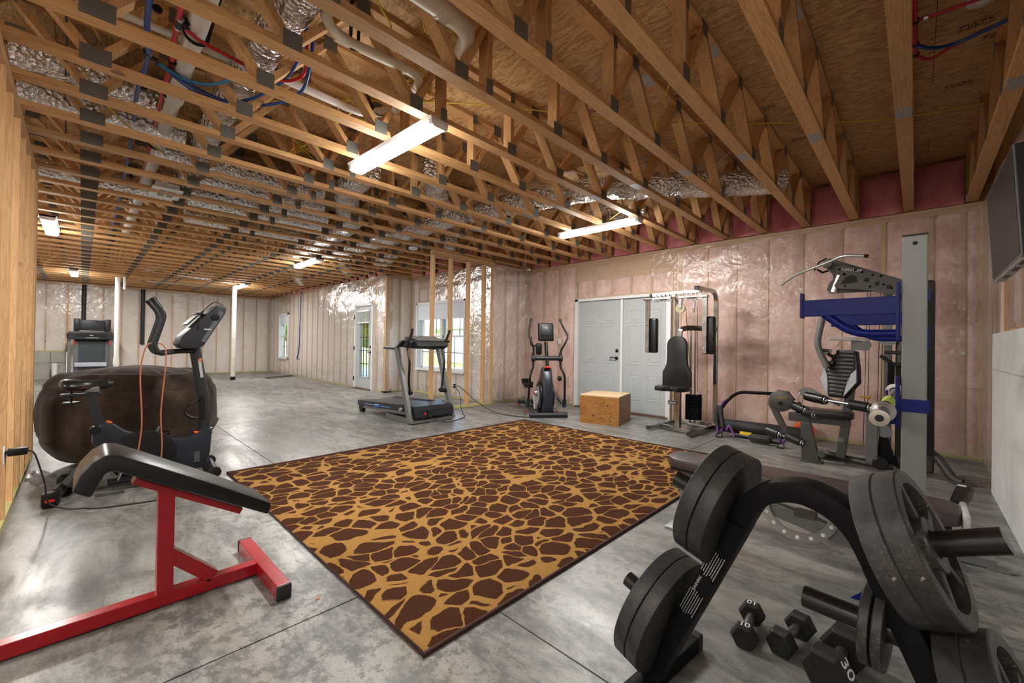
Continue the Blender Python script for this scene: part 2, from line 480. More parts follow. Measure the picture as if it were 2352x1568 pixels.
DGREY = mat('graphite_coat', (.060, .056, .052), .4, .2, .08)
CHAR = mat('charcoal_plastic', (.020, .022, .025), .40, 0, .12, 12, 0, 80, .3)
NAVYP = mat('dark_slate_plastic', (.016, .020, .027), .30, 0, .1, 12, 0, 80, .35)
BLKP = mat('black_plastic', (.007, .007, .0075), .42, 0, .1, 12, 0, 80, .25)
BLKM = mat('black_enamel', (.005, .005, .0055), .50, 0, .15, 30, .12, 140, .10)
PEGM = mat('worn_black_tube', (.010, .009, .0085), .26, 0, .3, 18, .06, 60, .35)
RUBBER = mat('black_rubber', (.016, .016, .016), .7)
FOAM = mat('black_foam', (.014, .014, .014), .6, 0, .15, 30, .2, 120)
VINYL = mat('black_vinyl', (.008, .008, .009), .33, 0, .15, 10, .10, 45, .38)
VINYLB = mat('oxblood_vinyl', (.050, .036, .038), .34, 0, .15, 10, .08, 60)
SILVINYL = mat('silver_vinyl', (.33, .34, .36), .4, 0, .06)
REDP = mat('red_gloss_paint', (.30, .004, .010), .24, 0, .1, 10)
BLUEP = mat('royal_blue_coat', (.004, .010, .125), .36, .0, .1, 14, 0, 80, .18)
IRON = make_cast('worn_cast_iron')
IRON2 = make_cast('grey_cast_iron', (.022, .022, .022), True)
HEXM = make_cast('hammered_black_iron', (.011, .011, .011), False)
SUEDE = make_suede()
def make_ply():
    t = NT('stained_plywood')
    v = t.coord((1, 1, 1)); n = t.noise(t.coord((3, 3, 9)), 3.2, 8, .68, 1.2); f = t.noise(v, 90, 4, .6); d = t.noise(v, 5, 3)
    c = t.ramp(n, [(.28, (.13, .045, .007)), (.5, (.28, .115, .020)), (.72, (.42, .21, .050))])
    c = t.mix(t.ramp(d, [(.58, 0), (.72, .6)]), c, (.13, .045, .010)); c = t.mix(t.math('MULTIPLY', f, .3), c, (.30, .14, .035))
    t.col(c); t.set(.45)
    return t.m
PLY = make_ply()
WALLCON = make_poured('poured_concrete', (.60, .61, .585))
WALLCON2 = make_poured('old_concrete', (.40, .40, .35))
INK = mat('black_ink', (.012, .012, .012), .8)
WHT = mat('white_lettering', (.75, .75, .75), .5)
SILV = mat('silver_lettering', (.5, .5, .5), .4, .5)
REDPL = mat('red_plastic', (.6, .02, .01), .4)
ORPL = mat('orange_plastic', (.80, .13, .02), .4)
YELPL = mat('yellow_plastic', (.75, .50, .02), .4)
YELKN = mat('ochre_knob', (.55, .30, .02), .4)
BLUEPL = mat('blue_plastic', (.02, .10, .30), .4)
PURP = mat('purple_rope', (.14, .035, .20), .6)
COPPERC = mat('copper_brown_tubing', (.36, .12, .06), .5)
LIME = mat('lime_cloth', (.45, .58, .10), .9, 0, .15, 30)
CLEAR = mat('clear_plastic_wrap', (.55, .56, .57), .15)
BELT = mat('treadmill_belt', (.030, .040, .048), .42, 0, .4, 90)
TVSCR = mat('tv_screen', (.030, .032, .034), .35, 0, .03, 12, 0, 80, .15)
# ------------------------------------------------------------------ room shell
ZT = 2.772            # underside of the trusses
ZO = 3.302            # underside of the floor sheathing above
XR = .461             # right-hand edge of the first truss
SP = .4877            # truss spacing
def struct(name, o, label=None):
    o['kind'] = 'structure'
    return o
# floor slabs divided by saw-cut joints (X = -1.84 ..., Y = 1.29 ...)
b = MB()
b.box((-8.6, 2.2, -.06), (20.4, 14.0, .08))
jx = [-18.8, -11.9, -6.9, -1.838, 1.6]; jy = [-4.8, 1.292, 4.9, 9.2]
g = .004
fl = MB()
jx = [-18.8, -11.92, -6.88, -1.838, 1.6]
for i in range(4):
    for k in range(3):
        x0, x1, y0, y1 = jx[i] + g, jx[i + 1] - g, jy[k] + g, jy[k + 1] - g
        fl.box(((x0 + x1) / 2, (y0 + y1) / 2, -.02), (x1 - x0, y1 - y0, .04))
floor = struct('floor', fl.build('floor', FLOORM, keep=True, angle=0))
sub = b.build('control_joint', JOINTM, floor)
# ceiling: sheathing panels with small gaps
b = MB()
pw, pl_ = 1.2192, 2.4384
for i in range(8):
    y0 = -2.6 + i * pw
    if y0 > 6.6: break
    off = (i % 2) * pl_ / 2
    x0 = 1.3 + off
    while x0 > -18.6:
        a = max(x0 - pl_, -18.6)
        b.box(((x0 + a) / 2, y0 + pw / 2, ZO + .0115), (x0 - a - .003, pw - .003, .023)); x0 -= pl_
ceiling = struct('ceiling', b.build('ceiling', OSB, keep=True, angle=0))
bb = MB(); bb.box((-8.6, 2.2, ZO + .04), (20.8, 10.8, .02)); bb.build('subfloor_backing', mat('dark_gap', (.03, .02, .012), .9), ceiling)
# stamps printed on the sheathing
for body, size, p in (('SEPT', .075, (-1.13, 1.98)), ('TIMBER', .07, (-3.62, .93)), ('LUMBER', .06, (-4.35, 1.02))):
    text('sheathing_stamp', body, size, (p[0], p[1], ZO - .0012), (.0, 1, 0), (1, 0, 0), INK, ceiling)
def stamp_bar(x, y, L, w):
    m = MB()
    m.bar((x, y, ZO - .0008), (x, y + w, ZO - .0008), L, .0012)
    return m
for (x, y) in ((.2, 4.02), (.32, 4.25), (.16, 4.85), (-1.05, 4.2), (-.92, 5.05), (-.72, 5.45), (-1.6, 3.5), (-2.15, 3.2)):
    m = MB()
    for k in range(5):
        xx = x + k * .032
        m.box((xx, y, ZO - .0006), (.004, .045, .0012)); m.box((xx + .012, y + (k % 3 - 1) * .012, ZO - .0006), (.018, .008, .0012))
    m.box((x + .07, y + .026, ZO - .0006), (.17, .003, .0012)); m.box((x + .07, y - .026, ZO - .0006), (.17, .003, .0012))
    m.build('sheathing_stamp', INK, ceiling)

def make_wall(name, P, s0, s1, studs, ops=(), batt=PINK, z1=ZT, z0=0.0, axis='x', film=True, plates=True, treated=True, wav=.010, seed=0, header=.26):
    """P(s, d, z): s along the wall, d towards the room. ops: (s0, s1, z0, z1) openings. Returns the wall object."""
    rnd = random.Random(seed)
    # sheathing behind, with the openings left out
    cuts_s = sorted({s0, s1} | {o[0] for o in ops} | {o[1] for o in ops}); cuts_z = sorted({z0, z1} | {o[2] for o in ops} | {o[3] for o in ops if o[3] < z1})
    b = MB()
    def blk(m, a, c, d0, d1, e, f):
        pts = [P(s, d, z) for s in (a, c) for d in (d0, d1) for z in (e, f)]
        xs, ys, zs = [p[0] for p in pts], [p[1] for p in pts], [p[2] for p in pts]
        m.box(((min(xs) + max(xs)) / 2, (min(ys) + max(ys)) / 2, (min(zs) + max(zs)) / 2), (max(xs) - min(xs), max(ys) - min(ys), max(zs) - min(zs)))
    for i in range(len(cuts_s) - 1):
        for k in range(len(cuts_z) - 1):
            a, c, e, f = cuts_s[i], cuts_s[i + 1], cuts_z[k], cuts_z[k + 1]
            if any(o[0] <= (a + c) / 2 <= o[1] and o[2] <= (e + f) / 2 <= o[3] for o in ops): continue
            blk(b, a, c, -.16, -.10, e, f)
    wall = struct(name, b.build(name, OSB, keep=True, angle=0))
    PL, TR = (PLATE_X, TREAT_X) if axis == 'x' else (PLATE_Y, TREAT_Y)
    if plates:
        m = MB(); blk(m, s0, s1, -.089, 0, z1 - .038, z1); m.build('top_plate', PL, wall, 0)
        m = MB(); blk(m, s0, s1, -.089, -.001, z1 - .078, z1 - .040); m.build('top_plate', PL, wall, 0)
        edges = sorted([s0] + [v for o in ops if o[2] <= z0 + .01 for v in (o[0], o[1])] + [s1])
        for k in range(0, len(edges), 2):
            m = MB(); blk(m, edges[k], edges[k + 1], -.089, 0, z0, z0 + .038); m.build('bottom_plate', TR if treated else PL, wall, 0)
    zb, zt = z0 + .038, z1 - .078
    allst = sorted(set(studs) | {o[0] - .019 for o in ops} | {o[1] + .019 for o in ops})
    # drop studs that crowd an opening edge
    keep = []
    for s in allst:
        own = any(abs(s - (o[0] - .019)) < 1e-6 or abs(s - (o[1] + .019)) < 1e-6 for o in ops)
        if not own and any(o[0] - .10 < s < o[1] + .10 for o in ops): continue
        keep.append(s)
    for s in keep:
        m = MB(); blk(m, s - .019, s + .019, -.089, 0, zb, zt); m.build('stud', STUD, wall, 0)
    pieces = []
    for a, c in zip(keep[:-1], keep[1:]):
        A, Cc = a + .010, c - .010
        op = next((o for o in ops if o[0] - .02 <= A and Cc <= o[1] + .02), None)
        if op is None: pieces.append((A, Cc, zb, zt))
    for o in ops:
        hz = o[3] + .03
        zh = zt
        if zt - o[3] > .30:
            m = MB(); blk(m, o[0], o[1], -.080, -.002, zt - header, zt); m.build('header', PL, wall, 0)
            m = MB(); blk(m, o[0], o[1], -.089, -.001, o[3], o[3] + .038); m.build('header', PL, wall, 0)
            zh = zt - header; hz = o[3] + .038
            n = max(1, round((o[1] - o[0]) / .37)); st = (o[1] - o[0]) / n
            for k in range(n):
                pieces.append((o[0] + k * st + .019, o[0] + (k + 1) * st - .019, hz, zh))
                if k:
                    m = MB(); blk(m, o[0] + k * st - .019, o[0] + k * st + .019, -.089, -.001, hz, zh); m.build('cripple_stud', STUD, wall, 0)
        else:
            m = MB(); blk(m, o[0], o[1], -.080, -.002, o[3], zt); m.build('header', PL, wall, 0)
        if o[2] > z0 + .1:
            m = MB(); blk(m, o[0], o[1], -.089, -.001, o[2] - .038, o[2]); m.build('rough_sill', PL, wall, 0)
            n = max(1, round((o[1] - o[0]) / .37)); st = (o[1] - o[0]) / n
            for k in range(n):
                pieces.append((o[0] + k * st + .019, o[0] + (k + 1) * st - .019, zb, o[2] - .038))
                if k:
                    m = MB(); blk(m, o[0] + k * st - .019, o[0] + k * st + .019, -.089, -.001, zb, o[2] - .038); m.build('cripple_stud', STUD, wall, 0)
    for (a, c, e, f) in pieces:
        if c - a < .03 or f - e < .05: continue
        ph = rnd.random() * 9
        def fn(u, v):
            s = a + (c - a) * u; z = e + (f - e) * v
            edge = min(1, min(u, 1 - u) * (c - a) / .09 + .03) ** .5 * min(1, min(v, 1 - v) * (f - e) / .08 + .15) ** .5
            d = -.030 + .032 * edge + .010 * noise.noise(V((s * 5 + ph, z * 3.2, ph))) * edge
            return P(s, d, z)
        m = MB(); m.grid(fn, max(4, int((c - a) / .045)), max(4, int((f - e) / .07))); m.build('insulation_batt', batt, wall, 180)
    if film:
        def lines(lo, hi, step, extra):
            n = max(2, round((hi - lo) / step)); L = [lo + (hi - lo) * k / n for k in range(n + 1)]
            for x in extra:
                if lo < x < hi:
                    j = min(range(len(L)), key=lambda q: abs(L[q] - x)); L[j] = x
            return sorted(set(L))
        LS = lines(s0 + .005, s1 - .005, .06, [v for o in ops for v in (o[0], o[1])]); LZ = lines(z0 + .03, z1 - .01, .08, [v for o in ops for v in (o[2], o[3])])
        m = MB(); vs = {}
        def vert(i, k):
            if (i, k) not in vs:
                s, z = LS[i], LZ[k]
                n1 = noise.noise(V((s * 2.1 + seed, z * 1.3, 4))) + .6 * noise.noise(V((s * 3 + z * 2, z * 9 - s * 4, seed)))
                vs[(i, k)] = m.bm.verts.new(P(s, .010 + wav * (1 + n1) * .8, z))
            return vs[(i, k)]
        for i in range(len(LS) - 1):
            for k in range(len(LZ) - 1):
                cs, cz = (LS[i] + LS[i + 1]) / 2, (LZ[k] + LZ[k + 1]) / 2
                if any(o[0] < cs < o[1] and o[2] < cz < o[3] for o in ops): continue
                m.bm.faces.new((vert(i, k), vert(i + 1, k), vert(i + 1, k + 1), vert(i, k + 1)))
        m.build('vapor_barrier', FILM, wall, 180)
    return wall
sb = .4064
# wall with the grey double door (faces -Y)
PB = lambda Y: (lambda s, d, z: (s, Y - d, z))
st_back = [.115 - sb * k for k in range(0, 16)] + [.36, .50]
wall_back = make_wall('wall_back', PB(6.67), -6.04, .60, [s for s in st_back if s > -6.03] + [-6.02], [(-4.74, -2.83, 0, 2.055)], PINK, axis='x', seed=3, wav=.014, header=.30)
# short wall between the stud partition and the far corner (faces +X)
PA = lambda X: (lambda s, d, z: (X + d, s, z))
wall_jog = make_wall('wall_jog', PA(-6.03), 5.62, 6.68, [5.64, 6.02, 6.40, 6.66], [], BLUSH, axis='y', seed=5)
wall_window = make_wall('wall_window', PB(5.62), -8.86, -6.04, [-8.84, -6.62, -6.30, -6.06], [(-8.60, -6.78, .54, 2.12)], PALE, axis='x', seed=6)
wall_return = make_wall('wall_return', PA(-8.87), 4.92, 5.64, [4.94, 5.28, 5.60], [], PALE, axis='y', seed=7)
wall_left_window = make_wall('wall_far_side', PB(4.92), -17.6, -8.87, [-8.89 - sb * k for k in range(22)], [(-10.36, -9.40, 0, 2.12), (-16.30, -15.38, .56, 2.13)], PALE, axis='x', seed=8, wav=.014)
# far end wall (faces +X): framed above a low concrete stem on its left part
wall_far = make_wall('wall_far', PA(-17.6), -.30, 5.06, [4.9 - sb * k for k in range(13)] + [-.28], [], PALE, axis='y', seed=9)
wall_far2 = make_wall('wall_far_upper', PA(-17.6), -3.2, -.30, [-.32 - sb * k for k in range(8)], [], PALE, z0=.765, axis='y', seed=10)
b = MB(); b.box((-17.62, -1.76, .382), (.18, 2.90, .764)); wall_stem = struct('wall_far_stem', b.build('wall_far_stem', WALLCON2, keep=True, angle=0))
m = MB(); m.box((-17.528, -1.76, .46), (.004, 2.88, .012)); m.box((-17.528, -.62, .38), (.004, .012, .75)); m.build('form_seam', JOINTM, wall_stem)
# right side wall: poured concrete below, framed and insulated above
b = MB(); b.box((.555, 1.55, .658), (.20, 7.46, 1.316)); wall_right = struct('wall_right', b.build('wall_right', WALLCON, keep=True, angle=0))
m = MB(); m.box((.4545, 1.55, 1.024), (.003, 7.46, .006)); m.build('form_seam', mat('form_seam_grey', (.30, .30, .28), .9), wall_right)
PR = lambda X: (lambda s, d, z: (X - d, s, z))
wall_right_upper = make_wall('wall_right_upper', PR(.545), -2.2, 5.28, [-2.18 + sb * k for k in range(19)], [], BLUSH, z0=1.32, axis='y', seed=12, treated=False)
wall_right_end = make_wall('wall_right_end', PR(.52), 5.29, 6.67, [5.31, 5.70, 6.10, 6.50], [], BLUSH, axis='y', seed=13)
# band insulation tucked between the truss ends above the plates
def band(wall, P, xs, mt, seed):
    rnd = random.Random(seed)
    for (a, c) in xs:
        ph = rnd.random() * 20
        def fn(u, v):
            s = a + (c - a) * u; z = ZT + .004 + (ZO - ZT - .05) * v
            e = min(1, min(u, 1 - u) * 8 + .2) * min(1, min(v, 1 - v) * 8 + .3)
            return P(s, .02 + .05 * e + .022 * noise.noise(V((s * 6 + ph, z * 6, ph))), z)
        m = MB(); m.grid(fn, 9, 9); m.build('band_insulation', mt, wall, 180)
def bays(lo, hi):
    out = []
    for i in range(-1, 38):
        x1 = XR - i * SP - .098; x0 = XR - (i + 1) * SP + .008
        if x0 > lo - .3 and x1 < hi + .3: out.append((max(x0, lo), min(x1, hi)))
    return [q for q in out if q[1] - q[0] > .05]
band(wall_back, PB(6.68), bays(-6.0, .47), DEEP, 1)
band(wall_window, PB(5.64), bays(-8.8, -6.1), DEEP, 2)
band(wall_left_window, PB(4.94), bays(-17.4, -8.95), DEEP, 3)
for (nm, P_, a, c) in ((wall_back, PB(6.67), -6.04, .6), (wall_window, PB(5.62), -8.86, -6.04), (wall_left_window, PB(4.92), -17.6, -8.87)):
    m = MB(); p0, p1 = P_(a, -.12, ZT), P_(c, -.10, ZO)
    m.box(((p0[0] + p1[0]) / 2, (p0[1] + p1[1]) / 2, (p0[2] + p1[2]) / 2), (abs(p1[0] - p0[0]), .03, p1[2] - p0[2])); m.build('rim_board', OSB, nm, 0)
for (x, y0, y1, w_) in ((-6.13, 5.5, 6.8, wall_jog), (-8.97, 4.8, 5.76, wall_return)):
    m = MB(); m.box((x, (y0 + y1) / 2, (ZT + ZO) / 2), (.06, y1 - y0, ZO - ZT)); m.build('rim_board', OSB, w_, 0)
m = MB(); m.box((.60, 2.2, (ZT + ZO) / 2), (.03, 9.6, ZO - ZT)); m.build('rim_board', OSB, wall_right, 0)
m = MB(); m.box((-17.70, 1, (ZT + ZO) / 2), (.03, 9.0, ZO - ZT)); m.build('rim_board', OSB, wall_far, 0)
b = MB(); b.box((-8.3, -3.1, ZO / 2), (19.2, .12, ZO)); wall_rear = struct('wall_rear', b.build('wall_rear', make_batt('pale_fibre', (.76, .66, .58), (.93, .88, .83)), keep=True, angle=0))
b = MB(); b.box((1.25, -2.65, ZO / 2), (.12, .9, ZO)); struct('wall_rear_side', b.build('wall_rear_side', WALLCON, keep=True, angle=0))
# open stud wall on the left (faces +Y)
xs = [-2.87, -3.28, -3.68, -4.07, -4.50, -4.92, -5.34, -5.76, -6.16]
b = MB(); b.box((-4.5, -.365, 2.75), (3.42, .089, .038)); wall_left = struct('wall_left', b.build('wall_left', PLATE_X, keep=True, angle=0))
m = MB(); m.box((-4.5, -.365, 2.711), (3.42, .089, .038)); m.build('top_plate', PLATE_X, wall_left, 0)
m = MB(); m.box((-4.5, -.365, .02), (3.42, .089, .038)); m.build('bottom_plate', TREAT_X, wall_left, 0)
for x in xs:
    m = MB(); m.box((x, -.365, 1.3655), (.038, .089, 2.653)); m.build('stud', STUD, wall_left, 0)
m = MB(); m.box((-6.10, -.365, 1.3655), (.038, .085, 2.653)); m.build('stud', STUD, wall_left, 0)
m = MB(); m.bar((-5.78, -.365, .9), (-5.78, -.365, 1.4), .036, .085); m.build('blocking', STUD, wall_left, 0)
# short run of open studs standing out from the window wall (faces +X)
b = MB(); b.box((-5.995, 4.89, ZT - .019), (.089, 1.45, .038)); wall_mid = struct('wall_partition', b.build('wall_partition', PLATE_Y, keep=True, angle=0))
m = MB(); m.box((-5.995, 4.89, ZT - .058), (.089, 1.45, .038)); m.build('top_plate', PLATE_Y, wall_mid, 0)
m = MB(); m.box((-5.995, 4.89, .02), (.089, 1.45, .038)); m.build('bottom_plate', TREAT_Y, wall_mid, 0)
for y in (4.19, 4.575, 4.985, 5.375):
    m = MB(); m.box((-5.995, y, 1.367), (.089, .040, 2.65)); m.build('stud', STUD, wall_mid, 0)
# ------------------------------------------------------------------ doors and windows
def six_panel(x0, x1, y, z0, z1, name, parent=None):
    m = MB(); w = x1 - x0; h = z1 - z0
    m.box(((x0 + x1) / 2, y, (z0 + z1) / 2), (w, .044, h))
    o = m.build(name, DOORM, parent, 0, keep=parent is None)
    st, gap = .115 * w / .9, .115 * w / .9
    pw = (w - 2 * st - gap) / 2
    rows = [(.20, .235), (.475, .69), (1.325, .46)]      # from the top: offset, height
    for k in range(2):
        a = x0 + st + k * (pw + gap)
        for off, hh in rows:
            top = z1 - off * h / 2.0; bot = top - hh * h / 2.0
            m = MB()
            # sunken moulding ring with a raised field inside
            yf = y - .022
            outer = [(a, bot), (a + pw, bot), (a + pw, top), (a, top)]
            def rect(i, yy): return [m.bm.verts.new((p[0] + (i if p[0] == a else -i), yy, p[1] + (i if p[1] == bot else -i))) for p in outer]
            R = [rect(0, yf - .0005), rect(.010, yf - .006), rect(.022, yf - .0015), rect(.045, yf - .002), rect(.060, yf - .007)]
            m.skin(R, caps=False); m.bm.faces.new(R[-1])
            m.build('raised_panel', DOORM, o, 0)
    return o
YD = 6.672
m = MB()
m.box((-4.69, YD - .02, 1.02), (.075, .12, 2.06)); m.box((-2.88, YD - .02, 1.02), (.075, .12, 2.06)); m.box((-3.785, YD - .02, 2.028), (1.88, .12, .05)); m.box((-3.735, YD - .024, 1.005), (.042, .06, 2.0))
dd = struct('door_1', m.build('door_1', WHITE, keep=True, angle=0, bevel=.003))
six_panel(-4.650, -3.758, YD - .01, .03, 2.002, 'door_leaf', dd); six_panel(-3.712, -2.919, YD - .01, .03, 2.002, 'door_leaf', dd)
m = MB(); m.box((-3.785, YD - .03, .014), (1.82, .15, .026)); m.build('threshold', mat('brown_threshold', (.12, .065, .045), .5, .3), dd, 0)
hd = MB(); hx, hz, yf = -3.835, .955, YD - .034
hd.lathe([(.033, 0), (.033, .008), (.022, .016), (.012, .02), (.012, .05)], (hx, yf, hz), (0, -1, 0)); hd.tube(smooth_path([(hx, yf - .048, hz), (hx - .035, yf - .055, hz + .006), (hx - .075, yf - .052, hz + .012), (hx - .115, yf - .045, hz - .002)]), .009, 8)
hd.build('lever_handle', BRONZE, dd)
hd = MB(); hd.lathe([(.030, 0), (.030, .010), (.020, .018), (.011, .026)], (hx + .005, yf, hz + .13), (0, -1, 0)); hd.build('deadbolt', BRONZE, dd)
# glazed door in the far side wall
YF = 4.92
m = MB()
m.box((-10.335, YF, 1.06), (.05, .13, 2.12)); m.box((-9.425, YF, 1.06), (.05, .13, 2.12)); m.box((-9.88, YF, 2.095), (.95, .13, .05))
d2 = struct('door_2', m.build('door_2', WHITE, keep=True, angle=0, bevel=.003))
m = MB(); x0, x1 = -10.31, -9.45; gx0, gx1, gz0, gz1 = -10.13, -9.62, .30, 1.96
m.box(((x0 + gx0) / 2, YF, 1.05), (gx0 - x0, .045, 2.04)); m.box(((x1 + gx1) / 2, YF, 1.05), (x1 - gx1, .045, 2.04)); m.box(((gx0 + gx1) / 2, YF, (gz0 + .03) / 2), (gx1 - gx0, .045, gz0 - .03)); m.box(((gx0 + gx1) / 2, YF, (gz1 + 2.07) / 2), (gx1 - gx0, .045, 2.07 - gz1))
for p, q in (((gx0 - .02, gz0 - .02), (gx1 + .02, gz0 + .01)), ((gx0 - .02, gz1 - .01), (gx1 + .02, gz1 + .02)), ((gx0 - .02, gz0 - .02), (gx0 + .01, gz1 + .02)), ((gx1 - .01, gz0 - .02), (gx1 + .02, gz1 + .02))):
    m.box(((p[0] + q[0]) / 2, YF - .026, (p[1] + q[1]) / 2), (q[0] - p[0], .014, q[1] - p[1]))
lf = m.build('door_leaf', DOORM, d2, 0)
m = MB(); m.box(((gx0 + gx1) / 2, YF, (gz0 + gz1) / 2), (gx1 - gx0, .008, gz1 - gz0)); m.build('pane', GLASS, lf, 0)
m = MB()
for k in (1, 2): m.box((gx0 + (gx1 - gx0) * k / 3, YF, (gz0 + gz1) / 2), (.014, .014, gz1 - gz0))
for k in range(1, 5): m.box(((gx0 + gx1) / 2, YF, gz0 + (gz1 - gz0) * k / 5), (gx1 - gx0, .014, .014))
m.build('grille', BLKP, lf, 0)
m = MB()
m.box((-9.88, YF - .05, 1.95), (.60, .05, .055)); m.box((-9.88, YF - .05, 1.655), (.58, .03, .03))
for k in range(12): m.box((-9.88, YF - .05, 1.68 + k * .022), (.56, .028, .002), Matrix.Rotation(.5, 3, 'X'))
m.build('blind', WHITE, d2, 0)
hd = MB(); hx = -9.545; hd.lathe([(.030, 0), (.030, .01), (.011, .02), (.011, .05)], (hx, YF - .023, .93), (0, -1, 0)); hd.tube([(hx, YF - .07, .93), (hx - .06, YF - .075, .935), (hx - .11, YF - .07, .925)], .009, 8); hd.build('lever_handle', BRONZE, d2)
hd = MB(); hd.lathe([(.030, 0), (.030, .012), (.018, .022)], (hx, YF - .023, 1.06), (0, -1, 0)); hd.build('deadbolt', BRONZE, d2)
for z in (.25, 1.02, 1.80):
    hd = MB(); hd.box((-10.335, YF - .072, z), (.03, .02, .10)); hd.build('hinge', BRONZE, d2)
m = MB(); m.box((-9.88, YF - .03, .012), (.90, .17, .022)); m.build('threshold', mat('brown_threshold', (.12, .065, .045)), d2, 0)
# windows
def window(name, y, x0, x1, z0, z1, units, shade_z):
    m = MB(); f = .045
    m.box((x0 + f / 2, y, (z0 + z1) / 2), (f, .16, z1 - z0)); m.box((x1 - f / 2, y, (z0 + z1) / 2), (f, .16, z1 - z0)); m.box(((x0 + x1) / 2, y, z1 - f / 2), (x1 - x0, .16, f)); m.box(((x0 + x1) / 2, y - .01, z0 + .02), (x1 - x0, .18, .04))
    w = struct(name, m.build(name, WHITE, keep=True, angle=0))
    step = (x1 - x0 - 2 * f) / units
    for u in range(units):
        a = x0 + f + u * step; c = a + step
        if u:
            m = MB(); m.box((a, y + .03, (z0 + z1) / 2), (.075, .10, z1 - z0 - 2 * f)); m.build('mullion', WHITE, w, 0)
        a += .03; c -= .03; zm = (z0 + z1) / 2
        for k, (e, h) in enumerate(((z0 + .045, zm + .02), (zm - .02, z1 - .05))):
            yy = y + .045 + .03 * k; m = MB(); t = .038
            m.box((a + t / 2, yy, (e + h) / 2), (t, .03, h - e)); m.box((c - t / 2, yy, (e + h) / 2), (t, .03, h - e)); m.box(((a + c) / 2, yy, e + t / 2), (c - a, .03, t)); m.box(((a + c) / 2, yy, h - t / 2), (c - a, .03, t))
            s_ = m.build('sash', WHITE, w, 0)
            m = MB(); m.box(((a + c) / 2, yy, (e + h) / 2), (c - a - 2 * t, .006, h - e - 2 * t)); m.build('pane', GLASS, s_, 0)
            m = MB(); nx = 3 if k else 2
            for q in range(1, nx): m.box((a + (c - a) * q / nx, yy - .006, (e + h) / 2), (.016, .008, h - e - 2 * t))
            m.box(((a + c) / 2, yy - .006, (e + h) / 2 if k == 0 else h - .13), (c - a - 2 * t, .008, .016))
            m.build('grille', BLKP, s_, 0)
    m = MB()
    m.cyl((x0 + f, y - .05, z1 - .05), (x1 - f, y - .05, z1 - .05), .022); m.box(((x0 + x1) / 2, y - .055, (shade_z + z1 - .05) / 2), (x1 - x0 - 2 * f - .02, .003, z1 - .05 - shade_z)); m.box(((x0 + x1) / 2, y - .055, shade_z), (x1 - x0 - 2 * f - .02, .014, .028))
    m.build('roller_shade', SHADE, w, 30)
    return w
window('window_1', 5.64, -8.60, -6.78, .54, 2.12, 2, 1.725)
window('window_2', 4.94, -16.30, -15.38, .56, 2.13, 1, 1.765)
# ------------------------------------------------------------------ outside the windows
b = MB(); b.grid(lambda u, v: (-46 + 60 * u, 7.2 + 60 * v, -.25 + .35 * noise.noise(V((u * 6, v * 6, 2)))), 24, 24)
lawn = struct('lawn', b.build('lawn', make_leaf('lawn_grass', (.20, .30, .06), (.42, .46, .14)), keep=True))
rnd = random.Random(4)
LEAF = make_leaf('tree_leaves', (.10, .20, .05), (.32, .46, .16)); LEAF2 = make_leaf('maple_leaves', (.20, .26, .04), (.45, .50, .12)); BARK = mat('bark', (.10, .07, .05), .9)
def tree(x, y, h, r, label, leafm):
    t = thing('leafy_tree', label, 'tree', (x, y, -.25), 0, 'trees outside the windows')
    m = MB(); m.cyl((x, y, -.3), (x, y, h * .5), .18, .10, 8); m.build('trunk', BARK, t)
    m = MB()
    for k in range(26):
        a, z = rnd.random() * 6.28, rnd.random()
        rr = r * .8 * (.35 + .65 * math.sin(PI * min(.98, max(.08, z)))) * (.3 + .7 * rnd.random())
        c = V((x + rr * math.cos(a), y + rr * math.sin(a), h * (.22 + .78 * z)))
        q = bmesh.ops.create_icosphere(m.bm, subdivisions=2, radius=r * (.28 + .2 * rnd.random()), matrix=Matrix.Translation(c))
        for v in q['verts']: v.co += V((1, 1, 1)) * .0 + (v.co - c).normalized() * .3 * r * noise.noise(v.co * 2.5)
    m.build('crown', leafm, t, 0)
TL = ['broad tree in the middle of the double window view', 'tree left of the broad one beyond the lawn', 'tree behind the grey house roof', 'tall tree at the far end of the lawn', 'yellow-green tree right outside the glazed door', 'slim tree outside the small far window']
for (x, y, h, r, k, lm) in ((-23, 33, 9, 3.0, 0, LEAF), (-31, 32, 9.5, 3.0, 1, LEAF), (-14, 33, 8, 3.0, 2, LEAF), (-40, 31, 9, 3.0, 3, LEAF), (-16.5, 9.4, 4.6, 1.5, 4, LEAF2), (-24.5, 8.4, 5.0, 1.5, 5, LEAF)):
    tree(x, y, h, r, TL[k], lm)
hs = thing('ranch_house', 'low grey house with pale gable roof across the lawn', 'house', (-21.5, 21, -.2))
m = MB(); m.box((-21.5, 21, 1.0), (8, 5, 2.4)); m.build('wall', mat('grey_siding', (.46, .48, .50), .8), hs, 0)
m = MB(); m.prism([(-4.4, 2.2), (4.4, 2.2), (3.4, 3.9), (-3.4, 3.9)], (-21.5, 21, 0), (1, 0, 0), (0, 0, 1), 5.6); m.build('roof', mat('pale_shingle', (.48, .46, .44), .9), hs, 0)
m = MB(); m.box((-20.4, 18.49, 1.2), (.9, .04, .9)); m.build('window', mat('blue_pane', (.30, .42, .55), .2), hs, 0)
b = MB(); b.box((-26, 13.6, -.16), (44, 1.0, .06)); struct('path', b.build('path', mat('pale_walk', (.62, .60, .56), .9), keep=True))
